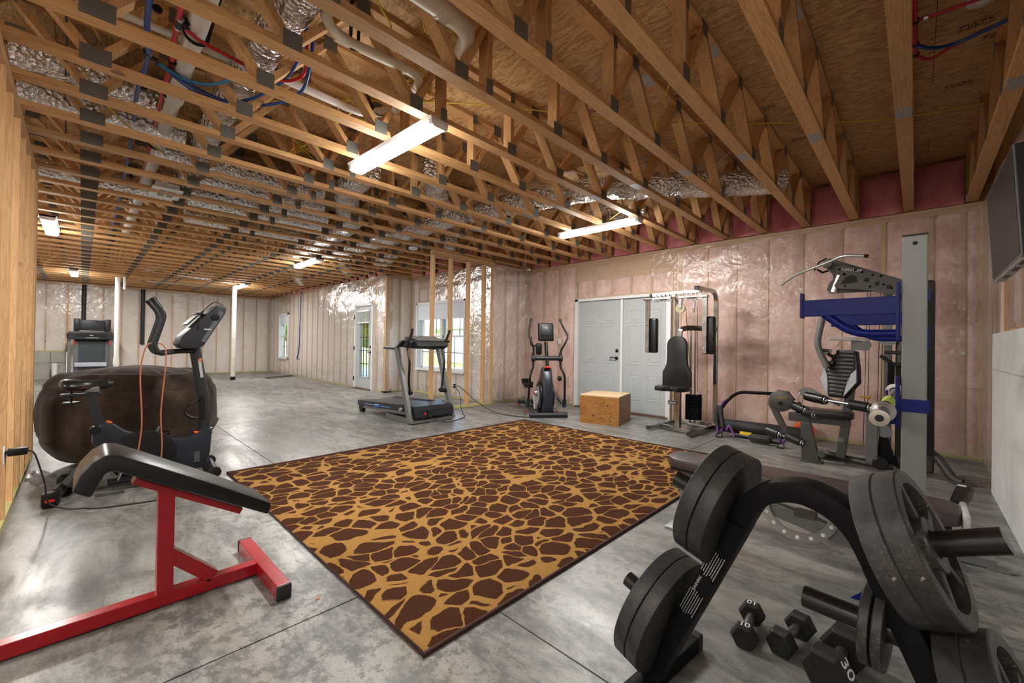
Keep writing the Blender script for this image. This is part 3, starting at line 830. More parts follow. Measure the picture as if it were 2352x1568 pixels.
# ------------------------------------------------------------------ floor trusses
ORD = 'first second third fourth fifth sixth seventh eighth ninth tenth eleventh twelfth thirteenth fourteenth fifteenth sixteenth seventeenth eighteenth nineteenth twentieth'.split()
def ordinal(n):
    if n <= 20: return ORD[n - 1]
    if n < 30: return 'twenty-' + ORD[n - 21]
    if n == 30: return 'thirtieth'
    return 'thirty-' + ORD[n - 31]
H = ZO - ZT - .001
B = [-1.47, -.72, .03, .78, 1.57, 2.51, 3.17, 3.95, 4.74, 5.53, 6.28]
TN = [-1.85, -1.1, -.35, .40, 1.18, 1.79, 2.80, 3.57, 4.33, 5.14, 5.95]
def webs(end):
    """list of (y_bottom, y_top) for one truss whose bearing end is at END"""
    W = [(-1.47, -1.85), (-1.47, -1.1), (-.72, -1.1), (-.72, -.35), (.03, -.35), (.03, .40), (.78, .40), (.78, 1.18), (1.57, 1.18), (1.57, 1.80), (1.80, 1.80), (2.51, 2.51), (2.51, 2.80), (3.17, 2.80), (3.17, 3.57), (3.95, 3.57), (3.95, 4.33), (4.74, 4.33), (4.74, 5.14), (5.53, 5.14), (5.53, 5.95), (6.28, 5.95), (6.28, 6.55)]
    W = [w for w in W if max(w) < end - .03]
    W.append((end - .03, end - .03))
    return W
Y0T = -2.2
def chord(m, y1, top):
    m.box((0, (Y0T + y1) / 2, H - .019 if top else .019), (.089, y1 - Y0T, .038))
def web(m, a, c):
    m.bar((0, a, .030), (0, c, H - .030), .0875, .038, up=(0, 1, 0) if abs(a - c) < .01 else (0, 0, 1))
def plate_specs(end):
    P = []
    for k, y in enumerate(B):
        if y > end - .1: continue
        P.append((y, .05, .135 if abs(y - .03) < .01 else .10, .095))
    P += [(1.80, .05, .055, .10)] + [(y, H - .05, .09, .095) for y in TN if y < end - .1] + [(2.51, H - .045, .05, .085)]
    return P
_tm = {}
def truss_meshes(end):
    if end in _tm: return _tm[end]
    D = {}
    def mk(key, fn, mt):
        m = MB(True); fn(m); o = m.build('tmp', mt, None, 0, keep=True); D[key] = o.data; bpy.data.objects.remove(o)
    mk('bottom_chord', lambda m: chord(m, end, False), WY); mk('top_chord', lambda m: chord(m, end, True), WY)
    for k, (a, c) in enumerate(webs(end)): mk(('web', k), lambda m: web(m, a, c), WZ)
    for sx in (1, -1):
        for k, (y, z, w, h) in enumerate(plate_specs(end)):
            mk(('plate', sx, k), lambda m: m.box((sx * .0455, y, z), (.0016, w, h)), GUSSET)
    mk('splice', lambda m: m.box((0, 3.845, -.0008), (.078, .16, .0016)), SPLICE)
    mk('splice_top', lambda m: m.box((0, 3.07, H - .0388), (.074, .16, .0016)), SPLICE)
    def whole(m):
        chord(m, end, False); chord(m, end, True)
        for a, c in webs(end): web(m, a, c)
        m.mi = 1
        for y, z, w, h in plate_specs(end): m.box((.0455, y, z), (.0016, w, h))
    mk('whole', whole, [WY, GUSSET])
    _tm[end] = D
    return D
for i in range(0, 37):
    xc = XR - i * SP - .0445
    end = 6.60 if xc > -6.0 else (5.56 if xc > -8.85 else 4.86)
    D = truss_meshes(end)
    lab = ordinal(i + 1) + ' open-web wooden floor truss counting from the concrete wall'
    if i >= 14:
        o = bpy.data.objects.new('floor_truss', D['whole']); COL.objects.link(o); o.location = (xc, 0, ZT)
        tag(o, lab, 'floor truss', 'open-web trusses overhead'); continue
    t = thing('floor_truss', lab, 'floor truss', (xc, 0, ZT), 0, 'open-web trusses overhead')
    def pt(name, key):
        o = bpy.data.objects.new(name, D[key]); COL.objects.link(o); o.parent = t
    pt('bottom_chord', 'bottom_chord'); pt('top_chord', 'top_chord')
    for key in D:
        if isinstance(key, tuple):
            if key[0] == 'web': pt('web', key)
            elif key[1] == 1 or i < 2: pt('gusset_plate', key)
    pt('splice_plate', 'splice')
    if 1 <= i <= 6: pt('splice_plate', 'splice_top')
# ------------------------------------------------------------------ light fixtures
def led(loc, rz, label, L=1.2, power=60, near=True):
    t = thing('light_fixture', label, 'ceiling light', loc, rz, 'long white ceiling lights')
    m = MB(True); m.prism([(-.085, 0), (.085, 0), (.070, -.022), (-.070, -.022)], (0, 0, 0), (0, 1, 0), (0, 0, 1), L); m.build('housing', LEDBODY, t, 20)
    m = MB(True)
    prof = [(-.068, -.0225), (-.064, -.050), (-.045, -.062), (.045, -.062), (.064, -.050), (.068, -.0225)]
    m.prism(prof, (0, 0, 0), (0, 1, 0), (0, 0, 1), L - .05); m.build('diffuser', LED, t, 40)
    for s in (-1, 1):
        m = MB(True); m.prism([(-.074, -.001), (.074, -.001), (.070, -.052), (.048, -.066), (-.048, -.066), (-.070, -.052)], (s * (L / 2 - .018), 0, 0), (0, 1, 0), (0, 0, 1), .036); m.build('end_cap', LEDBODY, t, 30)
    ld = bpy.data.lights.new('lamp', 'AREA'); ld.shape = 'RECTANGLE'; ld.size = L - .06; ld.size_y = .13; ld.energy = power; ld.color = (1, .97, .93)
    lo = bpy.data.objects.new('lamp', ld); COL.objects.link(lo); lo.parent = t; lo.location = (0, 0, -.070)
    # light that leaves the sides of the wrap-around diffuser
    lp = bpy.data.lights.new('side_glow', 'POINT'); lp.energy = power * .22; lp.shadow_soft_size = .10; lp.color = (1, .97, .93)
    for s in (-.35, .35):
        l2 = bpy.data.objects.new('side_glow', lp); COL.objects.link(l2); l2.parent = t; l2.location = (s, 0, -.12)
    return t
LP = 86
led((-3.06, 1.735, ZT - .001), math.radians(2), 'long ceiling light above the middle of the rug, second in line from the doors', 1.22, LP)
led((-3.08, 4.80, ZT - .001), math.radians(1), 'long ceiling light near the grey double door', 1.22, LP)
led((-8.75, -.34, ZT - .001), 0, 'ceiling light just past the end of the open stud wall', 1.22, LP)
led((-14.6, -.16, ZT - .001), 0, 'small far ceiling light above the folded treadmill', 1.22, LP)
led((-8.80, 3.14, ZT - .001), 0, 'ceiling light in the middle of the long empty floor', 1.22, LP)
led((-14.05, 3.20, ZT - .001), 0, 'ceiling light partly behind the slim steel post', 1.22, LP)
# ------------------------------------------------------------------ overhead services
def cable(name, pts, r, mt, label, cat, group=None, n=8, sm=6):
    m = MB(); m.tube(smooth_path(pts, sm), r, n)
    return tag(m.build(name, mt, None, 60), label, cat, group)
# main water lines running across the trusses through the webs
t = thing('water_line', 'blue water tube overhead running through the trusses beside the red one', 'water pipe', (-4.5, .26, 2.94), 0, 'plastic water tubes')
m = MB(); m.tube(smooth_path([(-1.2, .235, 2.97), (-2.9, .22, 2.95), (-3.5, .262, 2.94), (-4.1, .25, 2.945), (-5.8, .29, 2.95), (-11, .31, 2.95)], 6), .0145, 10); m.build('tube', PEXB, t, 60)
t2 = thing('water_line', 'red water tube overhead between the blue tube and the white drain', 'water pipe', (-4.5, .36, 2.94), 0, 'plastic water tubes')
m = MB(); m.tube(smooth_path([(-1.2, .335, 2.97), (-2.9, .345, 2.95), (-3.4, .372, 2.95), (-4.0, .380, 2.95), (-5.9, .425, 2.95), (-11, .44, 2.95)], 6), .0145, 10); m.build('tube', PEXR, t2, 60)
for root, (x, y) in ((t, (-3.47, .262)), (t2, (-2.98, .352))):
    for dx in (-.045, .045):
        m = MB(); m.lathe([(.016, -.008), (.0185, -.007), (.0185, .007), (.016, .008)], (x + dx, y, 2.945), (1, 0, 0), 12); m.build('crimp_ring', CRIMP, root)
    m = MB(); m.cyl((x - .03, y, 2.945), (x + .03, y, 2.945), .017, n=12); m.cyl((x, y, 2.945), (x, y + .05, 2.94), .013, n=12); m.build('tee_fitting', CHAR, root)
for k in (7, 8, 9, 10):
    xk = XR - k * SP - .0445
    for root, y in ((t, .255), (t2, .375)):
        m = MB(); m.lathe([(.015, -.008), (.022, -.006), (.022, .006), (.015, .008)], (xk + .06, y + (.02 if k > 8 else 0), 2.945), (1, 0, 0), 12); m.build('pipe_clip', BLKP, root)
cable('water_branch', [(-2.98, .385, 2.925), (-2.985, .46, 2.90), (-3.0, .57, 2.895), (-3.06, .79, 2.905), (-3.06, .93, 2.925), (-2.95, 1.0, 2.95), (-2.85, .985, 3.03), (-2.8, .97, 3.2)], .0105, PEXR, 'red branch tube sweeping away from the red water line', 'water pipe')
cable('water_branch', [(-3.47, .31, 2.93), (-3.57, .47, 2.895), (-3.62, .61, 2.895), (-3.51, .77, 2.895), (-3.15, .905, 2.92), (-2.84, .945, 2.99), (-2.75, .95, 3.15)], .0105, PEXB, 'blue branch tube curving off the blue line, upper of the two', 'water pipe')
cable('water_branch', [(-3.50, .31, 2.935), (-3.60, .6, 2.905), (-3.56, .77, 2.90), (-3.45, .9, 2.90), (-3.28, 1.0, 2.91), (-3.07, 1.045, 2.93), (-2.84, 1.01, 3.0), (-2.78, 1.0, 3.16)], .0105, PEXB, 'blue branch tube hanging lowest below the trusses', 'water pipe')
cable('water_branch', [(-3.47, .31, 2.925), (-3.51, .46, 2.905), (-3.43, .61, 2.915), (-3.25, .75, 2.99)], .011, PEXT, 'teal branch tube crossing in front of the white drain pipe', 'water pipe')
# white drain with hangers
t = thing('drain_pipe', 'long white drain pipe hung across the trusses at upper left', 'drain pipe', (-5, .44, 2.97), 0, 'plastic drain pipes overhead')
m = MB(); m.tube([(-1.4, .415, 2.985), (-3.9, .445, 2.965), (-5.4, .47, 2.955), (-9.4, .475, 2.935)], .051, 20); m.build('pipe', PVCD, t, 60)
for x in (-3.93, -5.35, -7.3):
    m = MB(); m.cyl((x - .06, .448, 2.963), (x + .06, .448, 2.963), .058, n=20); m.build('coupling', PVCD, t)
for x in (-3.05, -5.0, -6.6):
    m = MB(); ring = [(x, .44 + .055 * math.cos(a), 2.965 + .055 * math.sin(a)) for a in [PI + PI * k / 10 for k in range(11)]]
    m.tube([(x, .33, ZO - .02)] + ring + [(x, .56, ZO - .02)], .01, flat=(.020, .003)); m.build('hanger_strap', STRAP, t)
t = thing('drain_pipe', 'thinner cream drain pipe with elbows seen above the rug light', 'drain pipe', (-2.45, 1.2, 3.02), 0, 'plastic drain pipes overhead')
m = MB(); m.tube(fillet([(-2.33, .91, 3.12), (-2.42, .93, 2.99), (-2.49, 1.08, 2.995), (-2.47, 1.50, 3.01), (-2.47, 1.60, 3.0), (-2.66, 1.66, 2.98)], .09, 6), .030, 16); m.build('pipe', PVCB, t, 60)
for p, q in (((-2.488, 1.02, 2.995), (-2.487, 1.10, 2.996)), ((-2.476, 1.40, 3.005), (-2.474, 1.48, 3.008)), ((-2.56, 1.628, 2.99), (-2.63, 1.65, 2.983))):
    m = MB(); m.cyl(p, q, .035, n=16); m.build('coupling', PVCB, t)
m = MB(); m.tube([(-2.49, 1.12, ZO - .03), (-2.49, 1.112, 3.0), (-2.49, 1.12, 2.962), (-2.49, 1.16, 2.97), (-2.49, 1.17, ZO - .03)], .01, flat=(.02, .003)); m.build('hanger_strap', STRAP, t)
t = thing('drain_pipe', 'fat cream drain pipe ending in a rounded elbow at the top edge', 'drain pipe', (-1.93, 1.2, 3.06), 0, 'plastic drain pipes overhead')
m = MB(); m.tube(fillet([(-1.98, .3, 3.08), (-1.94, 1.40, 3.06), (-1.95, 1.60, 3.06), (-2.16, 1.70, 3.05)], .12, 7), .052, 20); m.build('pipe', PVCB, t, 60)
m = MB(); m.cyl((-1.944, 1.36, 3.06), (-1.942, 1.43, 3.06), .058, n=20); m.build('coupling', PVCB, t)
t = thing('drain_pipe', 'cream drain pipe in the bay beyond the elbowed one', 'drain pipe', (-3.2, 1.3, 3.0), 0, 'plastic drain pipes overhead')
m = MB(); m.tube(fillet([(-3.21, .75, 3.02), (-3.20, 1.53, 3.0), (-3.02, 1.67, 3.0), (-2.92, 1.69, 3.0)], .08, 6), .028, 14); m.build('pipe', PVC, t, 60)
m = MB(); m.cyl((-3.1, 1.60, 3.0), (-2.99, 1.675, 3.0), .035, n=16); m.build('coupling', PVCB, t)
m = MB(); m.tube([(-3.13, 1.50, 3.2), (-3.10, 1.57, 3.03), (-3.06, 1.60, 2.965), (-3.0, 1.66, 2.962)], .01, flat=(.022, .003)); m.build('hanger_strap', STRAP, t)
t = thing('drain_pipe', 'thin white pipe behind the blue and red water tubes', 'drain pipe', (-3.4, .35, 3.1), 0, 'plastic drain pipes overhead')
m = MB(); m.tube([(-3.42, .1, 3.11), (-3.39, .36, 3.10), (-3.39, .75, 3.09)], .022, 12); m.build('pipe', PVC, t, 60)
# flexible foil ducts
def duct(pts, r, label, seed=0, seg=14, mt=None):
    P = smooth_path(pts, 9)
    m = MB(); rings = []
    prevx = None
    for i, p in enumerate(P):
        tv = (P[min(i + 1, len(P) - 1)] - P[max(i - 1, 0)]).normalized()
        if prevx is None: prevx = tv.cross(V((0, 0, 1))).normalized()
        x = (prevx - tv * prevx.dot(tv)).normalized(); y = tv.cross(x); prevx = x
        ring = []
        for k in range(seg):
            a = 2 * PI * k / seg
            rr = r * (1 + .10 * noise.noise(V((i * .8, math.cos(a) * 1.5, math.sin(a) * 1.5 + seed))) + .05 * math.sin(i * 2.1))
            ring.append(m.bm.verts.new(p + x * rr * math.cos(a) + y * rr * math.sin(a)))
        rings.append(ring)
    m.skin(rings)
    return tag(m.build('flexible_duct', mt or FOIL, None, 60), label, 'duct', 'foil-wrapped flexible ducts')
duct([(-1.0, .80, 3.10), (-2.2, .81, 3.07), (-3.0, .78, 3.06), (-4.2, .77, 3.05), (-5.2, .78, 3.05)], .105, 'foil duct running beside the white drain pipe at upper left', 1)
duct([(-1.08, 5.35, 3.02), (-1.5, 5.0, 3.0), (-2.1, 4.6, 3.02), (-2.8, 4.2, 3.03), (-3.6, 4.0, 3.03), (-4.6, 3.9, 3.05)], .14, 'foil duct sagging below the trusses above the double door', 2)
duct([(-2.62, 5.1, 2.96), (-2.75, 4.98, 2.90), (-2.9, 4.9, 2.96), (-3.2, 4.85, 3.02)], .11, 'short foil duct beside the ceiling light near the door', 3)
trunks = [
 ([(-4.6, 3.75, 3.03), (-6.0, 3.7, 3.0), (-7.4, 3.6, 2.99), (-9.0, 3.5, 3.0), (-11, 3.4, 3.0), (-13, 3.3, 3.0)], .15, 'long foil trunk duct over the middle of the empty floor'),
 ([(-4.3, 2.15, 3.04), (-4.9, 2.2, 3.02), (-5.6, 2.5, 3.02), (-6.4, 2.9, 3.02), (-8.0, 3.0, 3.0), (-9.6, 3.0, 3.0)], .15, 'foil duct just past the rug light'),
 ([(-5.16, .45, 3.0), (-5.16, 1.0, 2.96), (-5.17, 1.5, 2.96), (-5.18, 1.98, 2.97)], .135, 'foil duct lying along a truss bay, first past the white boot'),
 ([(-5.64, .7, 2.98), (-5.65, 1.3, 2.96), (-5.66, 1.8, 2.96), (-5.68, 2.18, 2.98)], .135, 'foil duct lying along the next truss bay behind'),
 ([(-6.0, .62, 2.95), (-6.12, .85, 2.93), (-6.2, 1.2, 2.95), (-6.2, 1.9, 2.97), (-6.2, 2.45, 2.98)], .12, 'foil duct joined to the white register boot'),
 ([(-6.65, .9, 2.97), (-6.65, 1.8, 2.96), (-6.65, 2.55, 2.98)], .12, 'foil duct in the bay behind the register boot'),
 ([(-7.6, 1.0, 2.97), (-7.6, 2.0, 2.96), (-7.65, 2.62, 2.98)], .13, 'foil duct two bays behind the register boot'),
 ([(-4.2, -.35, 3.05), (-4.2, .1, 3.05), (-4.3, .45, 3.04)], .12, 'foil duct end just over the open stud wall'),
 ([(-4.68, -.35, 3.0), (-4.68, .2, 2.99), (-4.7, .6, 3.0)], .12, 'foil duct over the open stud wall, one bay further'),
 ([(-6.65, -.4, 2.96), (-6.65, .3, 2.95), (-6.6, .8, 2.96)], .11, 'foil duct near the end of the open stud wall'),
 ([(-8.8, 3.86, 2.98), (-9.3, 4.1, 2.94), (-9.8, 4.35, 2.92), (-10.2, 4.6, 2.93)], .13, 'foil duct drooping toward the glazed door'),
 ([(-7.0, 4.1, 2.95), (-7.9, 4.4, 2.92), (-8.6, 4.6, 2.95)], .13, 'foil duct in front of the double window'),
 ([(-11.2, 3.75, 2.95), (-11.9, 4.0, 2.90), (-12.8, 4.4, 2.92)], .14, 'drooping foil duct near the far light'),
 ([(-13.2, 1.0, 2.92), (-13.6, 2.0, 2.90), (-14.0, 2.9, 2.90)], .13, 'foil duct close to the white standpipe'),
 ([(-15.4, 1.2, 2.90), (-15.4, 2.6, 2.90), (-15.2, 3.8, 2.92)], .13, 'foil duct close to the far end wall'),
 ([(-5.9, 4.5, 2.98), (-6.3, 4.75, 2.95), (-6.9, 4.8, 2.95)], .12, 'foil duct over the open stud partition'),
 ([(-3.7, 2.6, 3.05), (-4.2, 2.95, 3.03), (-4.6, 3.35, 3.02)], .13, 'foil duct between the two nearest lights'),
]
for k, (p, r, lab) in enumerate(trunks): duct(p, r, lab, 10 + k)
# register boot
t = thing('register_boot', 'white square register boot hanging between trusses at left', 'vent', (-5.98, .62, 2.80))
m = MB(); m.box((-5.98, .62, 2.82), (.36, .20, .07)); m.box((-5.98, .62, 2.79), (.42, .26, .012)); m.build('housing', LEDBODY, t, 0)
m = MB(); m.box((-5.98, .62, 2.782), (.24, .13, .006)); m.build('opening', mat('vent_grey', (.22, .22, .21), .6), t, 0)
m = MB(); m.box((-5.98, .62, 2.778), (.24, .012, .004)); m.build('damper', LEDBODY, t, 0)
# yellow cables
def romex(pts, label): return cable('electrical_cable', pts, .0055, ROMEX, label, 'cable', 'yellow electrical cables')
romex([(-5.4, -.9, 3.12), (-4.78, -.32, 3.14), (-4.35, .44, 3.15), (-3.84, 1.02, 3.14), (-3.2, 1.64, 3.15), (-2.57, 2.27, 3.14), (-1.97, 3.09, 3.14), (-1.52, 3.65, 3.15), (-.7, 4.36, 3.14), (-.16, 4.8, 3.15), (.44, 5.05, 3.17)], 'long yellow cable crossing all the near trusses')
rr = random.Random(21)
loops = [((-2.03, 1.52, 3.10), 'yellow cable loops tied round the fat cream elbow'), ((-2.60, 1.65, 3.05), 'yellow cable loops round the thin cream elbow'), ((-3.3, 1.55, 3.0), 'yellow cable loop left of the rug light'), ((-4.35, 1.45, 2.98), 'bundle of yellow cable ends over the empty floor'), ((-5.3, 1.9, 2.95), 'bundle of yellow cables among the foil ducts'), ((-7.0, 1.3, 2.93), 'yellow cable bundle beyond the register boot')]
for (c, lab) in loops:
    m = MB()
    for q in range(3):
        pts = [V(c) + V((rr.uniform(-.12, .12), rr.uniform(-.22, .22), rr.uniform(-.10, .12))) for _ in range(4)]
        pts[0].z = 3.2; pts[-1].z = 3.2
        m.tube(smooth_path(pts, 6), .0055, 6)
    tag(m.build('electrical_cable', ROMEX, None, 60), lab, 'cable', 'yellow electrical cables')
romex([(-2.06, .95, 3.28), (-2.06, 1.05, 3.0), (-2.02, 1.12, 2.86), (-2.1, 1.15, 2.83)], 'yellow cable dropping in front of the thin cream pipe')
romex([(-1.10, 2.72, 3.26), (-1.16, 2.70, 3.0), (-1.22, 2.68, 2.82)], 'yellow cable dropping from the sheathing, nearest the right side')
romex([(-1.58, 3.35, 3.2), (-1.62, 3.4, 2.96), (-1.55, 3.42, 2.82)], 'yellow cable dropping beside the second splice plate')
romex([(-1.98, 4.05, 3.1), (-2.05, 4.1, 2.9), (-2.4, 4.4, 2.82), (-2.9, 4.75, 2.80)], 'yellow cable running to the light near the door')
romex([(-2.55, -.20, 3.2), (-2.66, -.11, 3.02), (-2.82, -.085, 2.97), (-3.05, -.06, 2.96), (-3.25, -.02, 2.95), (-3.6, .05, 3.0)], 'yellow cable hanging in the top corner over the stud wall')
romex([(-3.9, -.1, 3.05), (-4.3, .1, 2.9), (-4.6, .28, 2.86), (-4.9, .5, 2.85)], 'yellow cable under the trusses toward the register boot')
cable('electrical_cable', [(-2.60, -.17, 3.2), (-2.75, -.09, 2.99), (-3.05, -.09, 2.96), (-3.6, -.09, 2.95), (-4.4, -.11, 2.95), (-5.6, -.13, 2.95)], .006, BLACKC, 'black cable beside the yellow one above the stud wall', 'cable')
cable('electrical_cable', [(-4.0, 1.25, 3.1), (-4.2, 1.36, 2.96), (-4.33, 1.44, 2.86), (-4.5, 1.46, 2.82)], .005, ORANGEC, 'thin orange cable hanging among yellow ones', 'cable')
cable('grey_wire', [(-1.3, 4.4, 3.1), (-1.7, 4.35, 2.86), (-2.3, 4.3, 2.80), (-3.2, 4.3, 2.83)], .003, SILV, 'thin grey wire slung under the trusses near the door', 'cable')
# corner at upper right: water tubes and smoke detector
t = thing('water_line', 'red water tube strapped to the truss in the top right corner', 'water pipe', (-.015, 3.5, 3.2), 0, 'plastic water tubes')
m = MB(); m.tube([(-.018, 2.4, 3.2), (-.015, 3.96, 3.2)], .011, 10); m.tube([(-.015, 3.55, 3.2), (.24, 3.57, 3.2), (.60, 3.60, 3.2)], .010, 10); m.tube(smooth_path([(-.015, 3.955, 3.19), (.06, 4.03, 3.175), (.16, 3.98, 3.185), (.30, 3.94, 3.2), (.58, 3.88, 3.2)], 6), .010, 10); m.build('tube', PEXR, t, 60)
for y in (3.55, 3.82, 3.95):
    m = MB(); m.lathe([(.013, -.010), (.019, -.008), (.019, .008), (.013, .010)], (-.015, y, 3.2), (0, 1, 0), 12); m.build('pipe_clip', BLKP, t)
m = MB(); m.lathe([(.012, -.012), (.0155, -.01), (.0155, .01), (.012, .012)], (.03, 3.553, 3.2), (1, 0, 0), 12); m.build('crimp_ring', CRIMP, t)
cable('water_branch', [(-.015, 3.81, 3.19), (.06, 3.90, 3.18), (.16, 3.945, 3.18), (.30, 3.93, 3.19), (.42, 3.90, 3.2), (.6, 3.87, 3.2)], .0115, PEXB, 'blue water tube in the top right corner', 'water pipe')
t = thing('smoke_detector', 'round white smoke detector on the ceiling in the top right corner', 'smoke detector', (.28, 3.75, ZO - .04))
m = MB(); m.lathe([(.055, 0), (.068, .008), (.07, .04)], (.275, 3.72, ZO - .041)); m.build('housing', WHITE, t)
m = MB(); m.lathe([(.022, 0), (.030, .006)], (.275, 3.72, ZO - .046)); m.build('vent', LEDBODY, t)
t = thing('smoke_detector', 'small round white detector under a truss above the stud partition', 'smoke detector', (-6.06, 3.84, ZT - .04))
m = MB(); m.lathe([(.06, 0), (.075, .01), (.075, .038)], (-6.06, 3.84, ZT - .04)); m.build('housing', WHITE, t)
# posts and standpipes at the back
t = thing('support_post', 'slim pale steel post standing on the empty floor', 'post', (-14.5, 3.115, 0))
m = MB(); m.cyl((-14.5, 3.115, .10), (-14.5, 3.115, ZT), .060, n=20); m.build('shaft', mat('pale_post_paint', (.66, .62, .55), .5), t)
m = MB(); m.lathe([(.075, 0), (.075, .012), (.064, .014), (.064, .10)], (-14.5, 3.115, 0)); m.build('base', BLKP, t)
t = thing('drain_stack', 'white vertical drain pipe beside the folded treadmill', 'drain pipe', (-15.0, .625, 0))
m = MB(); m.cyl((-15.0, .625, 0), (-15.0, .625, ZT), .052, n=20); m.build('pipe', PVC, t)
m = MB(); m.cyl((-15.0, .625, .48), (-15.0, .625, .66), .062, n=20); m.build('coupling', PVC, t)
m = MB(); m.cyl((-15.0, .755, 2.47), (-15.0, .755, 2.80), .030, n=14); tag(m.build('drain_stub', PVC), 'short white pipe stub hanging next to the vertical drain', 'drain pipe')
m = MB(); m.cyl((-17.25, -.525, 0), (-17.25, -.525, .46), .058, .058, n=20); tag(m.build('standpipe', PVC), 'white capped pipe standing in front of the low concrete wall', 'drain pipe')
for y, lab in ((.02, 'dark vertical pipe behind the plastic above the folded treadmill'), (1.32, 'dark vertical pipe behind the plastic between bike handlebars')):
    m = MB(); m.cyl((-17.56, y, 1.0), (-17.56, y, 2.74), .05, n=14); tag(m.build('vent_pipe', CHAR), lab, 'drain pipe')
m = MB(); m.bar((-14.4, 3.95, .030), (-14.9, 4.86, .030), .10, .06); tag(m.build('downspout', LGREY, None, 0), 'grey length of pipe lying on the floor by the far window', 'pipe')
cable('hanging_tube', [(-14.19, 4.88, 2.76), (-14.25, 4.885, 2.55), (-14.29, 4.885, 1.85), (-14.34, 4.885, .95), (-14.50, 4.885, .62), (-14.33, 4.885, .60)], .014, PEXB, 'thin blue tube hanging down the far side wall', 'water pipe')
# ------------------------------------------------------------------ rug and box
def rug_pt(u, v):
    x = -4.335 + 3.02 * u; y = .905 + 3.865 * v
    e = min(u, 1 - u) * 3.0; f = min(v, 1 - v) * 3.9
    z = .012 * min(1, min(e, f) / .012 + .25) + .0012 * noise.noise(V((x * 3, y * 3, 1)))
    if u > .93: z += .006 * max(0, math.sin(v * 21)) * (u - .93) / .07
    return (x, y, z)
m = MB(); m.grid(rug_pt, 60, 76)
rug = m.build('area_rug', RUGM, None, 180)
tag(rug, 'large giraffe-print rug in brown and gold on the concrete floor', 'rug')
m = MB(); c = [(-4.335, .905, .008), (-1.315, .905, .008), (-1.315, 4.77, .008), (-4.335, 4.77, .008)]
m.tube(c, .011, 8, closed=True); m.build('bound_edge', mat('dark_binding', (.045, .012, .010), .8), rug)
t = thing('plyometric_box', 'plywood jump box with pale top in front of the double door', 'jump box', (-3.46, 5.68, 0), math.radians(14))
for (p, d, nm) in (((0, -.32, .205), (.60, .02, .41), 'front_panel'), ((0, .32, .205), (.60, .02, .41), 'rear_panel'), ((-.29, 0, .205), (.02, .62, .41), 'side_panel'), ((.29, 0, .205), (.02, .62, .41), 'side_panel')):
    m = MB(True); m.box(p, d); m.build(nm, PLY, t, 0)
m = MB(True); m.box((0, 0, .419), (.602, .662, .018)); m.build('top', wood('x', 'birch_ply', (.58, .40, .22), (.72, .55, .34), (.50, .33, .17)), t, 0, bevel=.002)
for (x, z) in ((-.09, .13), (.02, .10), (.17, .07), (.13, .29)):
    m = MB(True); m.lathe([(.011, 0), (.011, .003), (.006, .003)], (x, -.331, z), (0, -1, 0), 10); m.build('plug', INK, t)
# ------------------------------------------------------------------ walking treadmill
t = thing('treadmill', 'grey folding treadmill with raised arm poles in front of the open studs', 'treadmill', (-5.6, 3.65, 0))
YN, YF_ = 3.33, 3.99
m = MB()
m.prism([(-6.79, .125), (-5.19, .200), (-5.19, .245), (-6.79, .185)], (0, (YN + YF_) / 2, 0), (1, 0, 0), (0, 0, 1), .60); m.build('deck', CHAR, t, 0)
m = MB(); m.prism([(-6.70, .187), (-5.42, .236), (-5.42, .240), (-6.70, .191)], (0, (YN + YF_) / 2, 0), (1, 0, 0), (0, 0, 1), .44); m.build('belt', BELT, t, 0)
for y in (YN - .01, YF_ + .01):
    m = MB(); m.prism([(-6.82, .11), (-5.40, .17), (-5.40, .262), (-6.82, .195)], (0, y, 0), (1, 0, 0), (0, 0, 1), .085); m.build('foot_rail', CHAR, t, 0, bevel=.008)
    m = MB(); m.bar((-6.76, y, .095), (-5.35, y, .145), .045, .05); m.build('side_frame', GREYM, t, 0)
    m = MB(); m.prism([(-6.80, .11), (-6.66, .11), (-6.69, .0), (-6.77, .0)], (0, y, 0), (1, 0, 0), (0, 0, 1), .06); m.build('rear_foot', BLKP, t, 0)
    m = MB(); m.bar((-5.185, y + (-.035 if y < 3.6 else .035), .02), (-5.58, y + (-.035 if y < 3.6 else .035), 1.09), .055, .085, up=(1, 0, 0)); m.build('upright', GREYM, t, 0, bevel=.006)
    m = MB(); m.bar((-5.90, y, .045), (-5.20, y, .035), .05, .075); m.build('base_rail', GREYM, t, 0)
m = MB(); m.bar((-5.17, YN - .06, .035), (-5.17, YF_ + .06, .035), .05, .04); m.build('base_crossbar', GREYM, t, 0)
m = MB(); m.prism([(-5.46, .13), (-5.13, .085), (-5.10, .10), (-5.10, .215), (-5.16, .252), (-5.46, .262)], (0, (YN + YF_) / 2, 0), (1, 0, 0), (0, 0, 1), .66); hood = m.build('motor_cover', CHAR, t, 0, bevel=.012)
m = MB(); m.box((-5.099, 3.52, .155), (.006, .07, .05)); m.build('power_socket', BLKP, hood, 0)
m = MB(); m.box((-5.097, 3.475, .148), (.008, .03, .03)); m.build('power_switch', REDPL, hood, 0)
m = MB(); m.tube([(-6.55, YN - .055, .155), (-5.75, YN - .055, .180)], .009, 8); m.tube([(-6.2, YN - .055, .166), (-6.06, YN - .055, .17)], .026, 10); m.build('release_lever', BLUEPL, t)
m = MB(); m.lathe([(.035, 0), (.035, .02), (.028, .03)], (-5.42, YN - .055, .19), (0, -1, 0), 20); m.build('pivot_cap', STEEL, t)
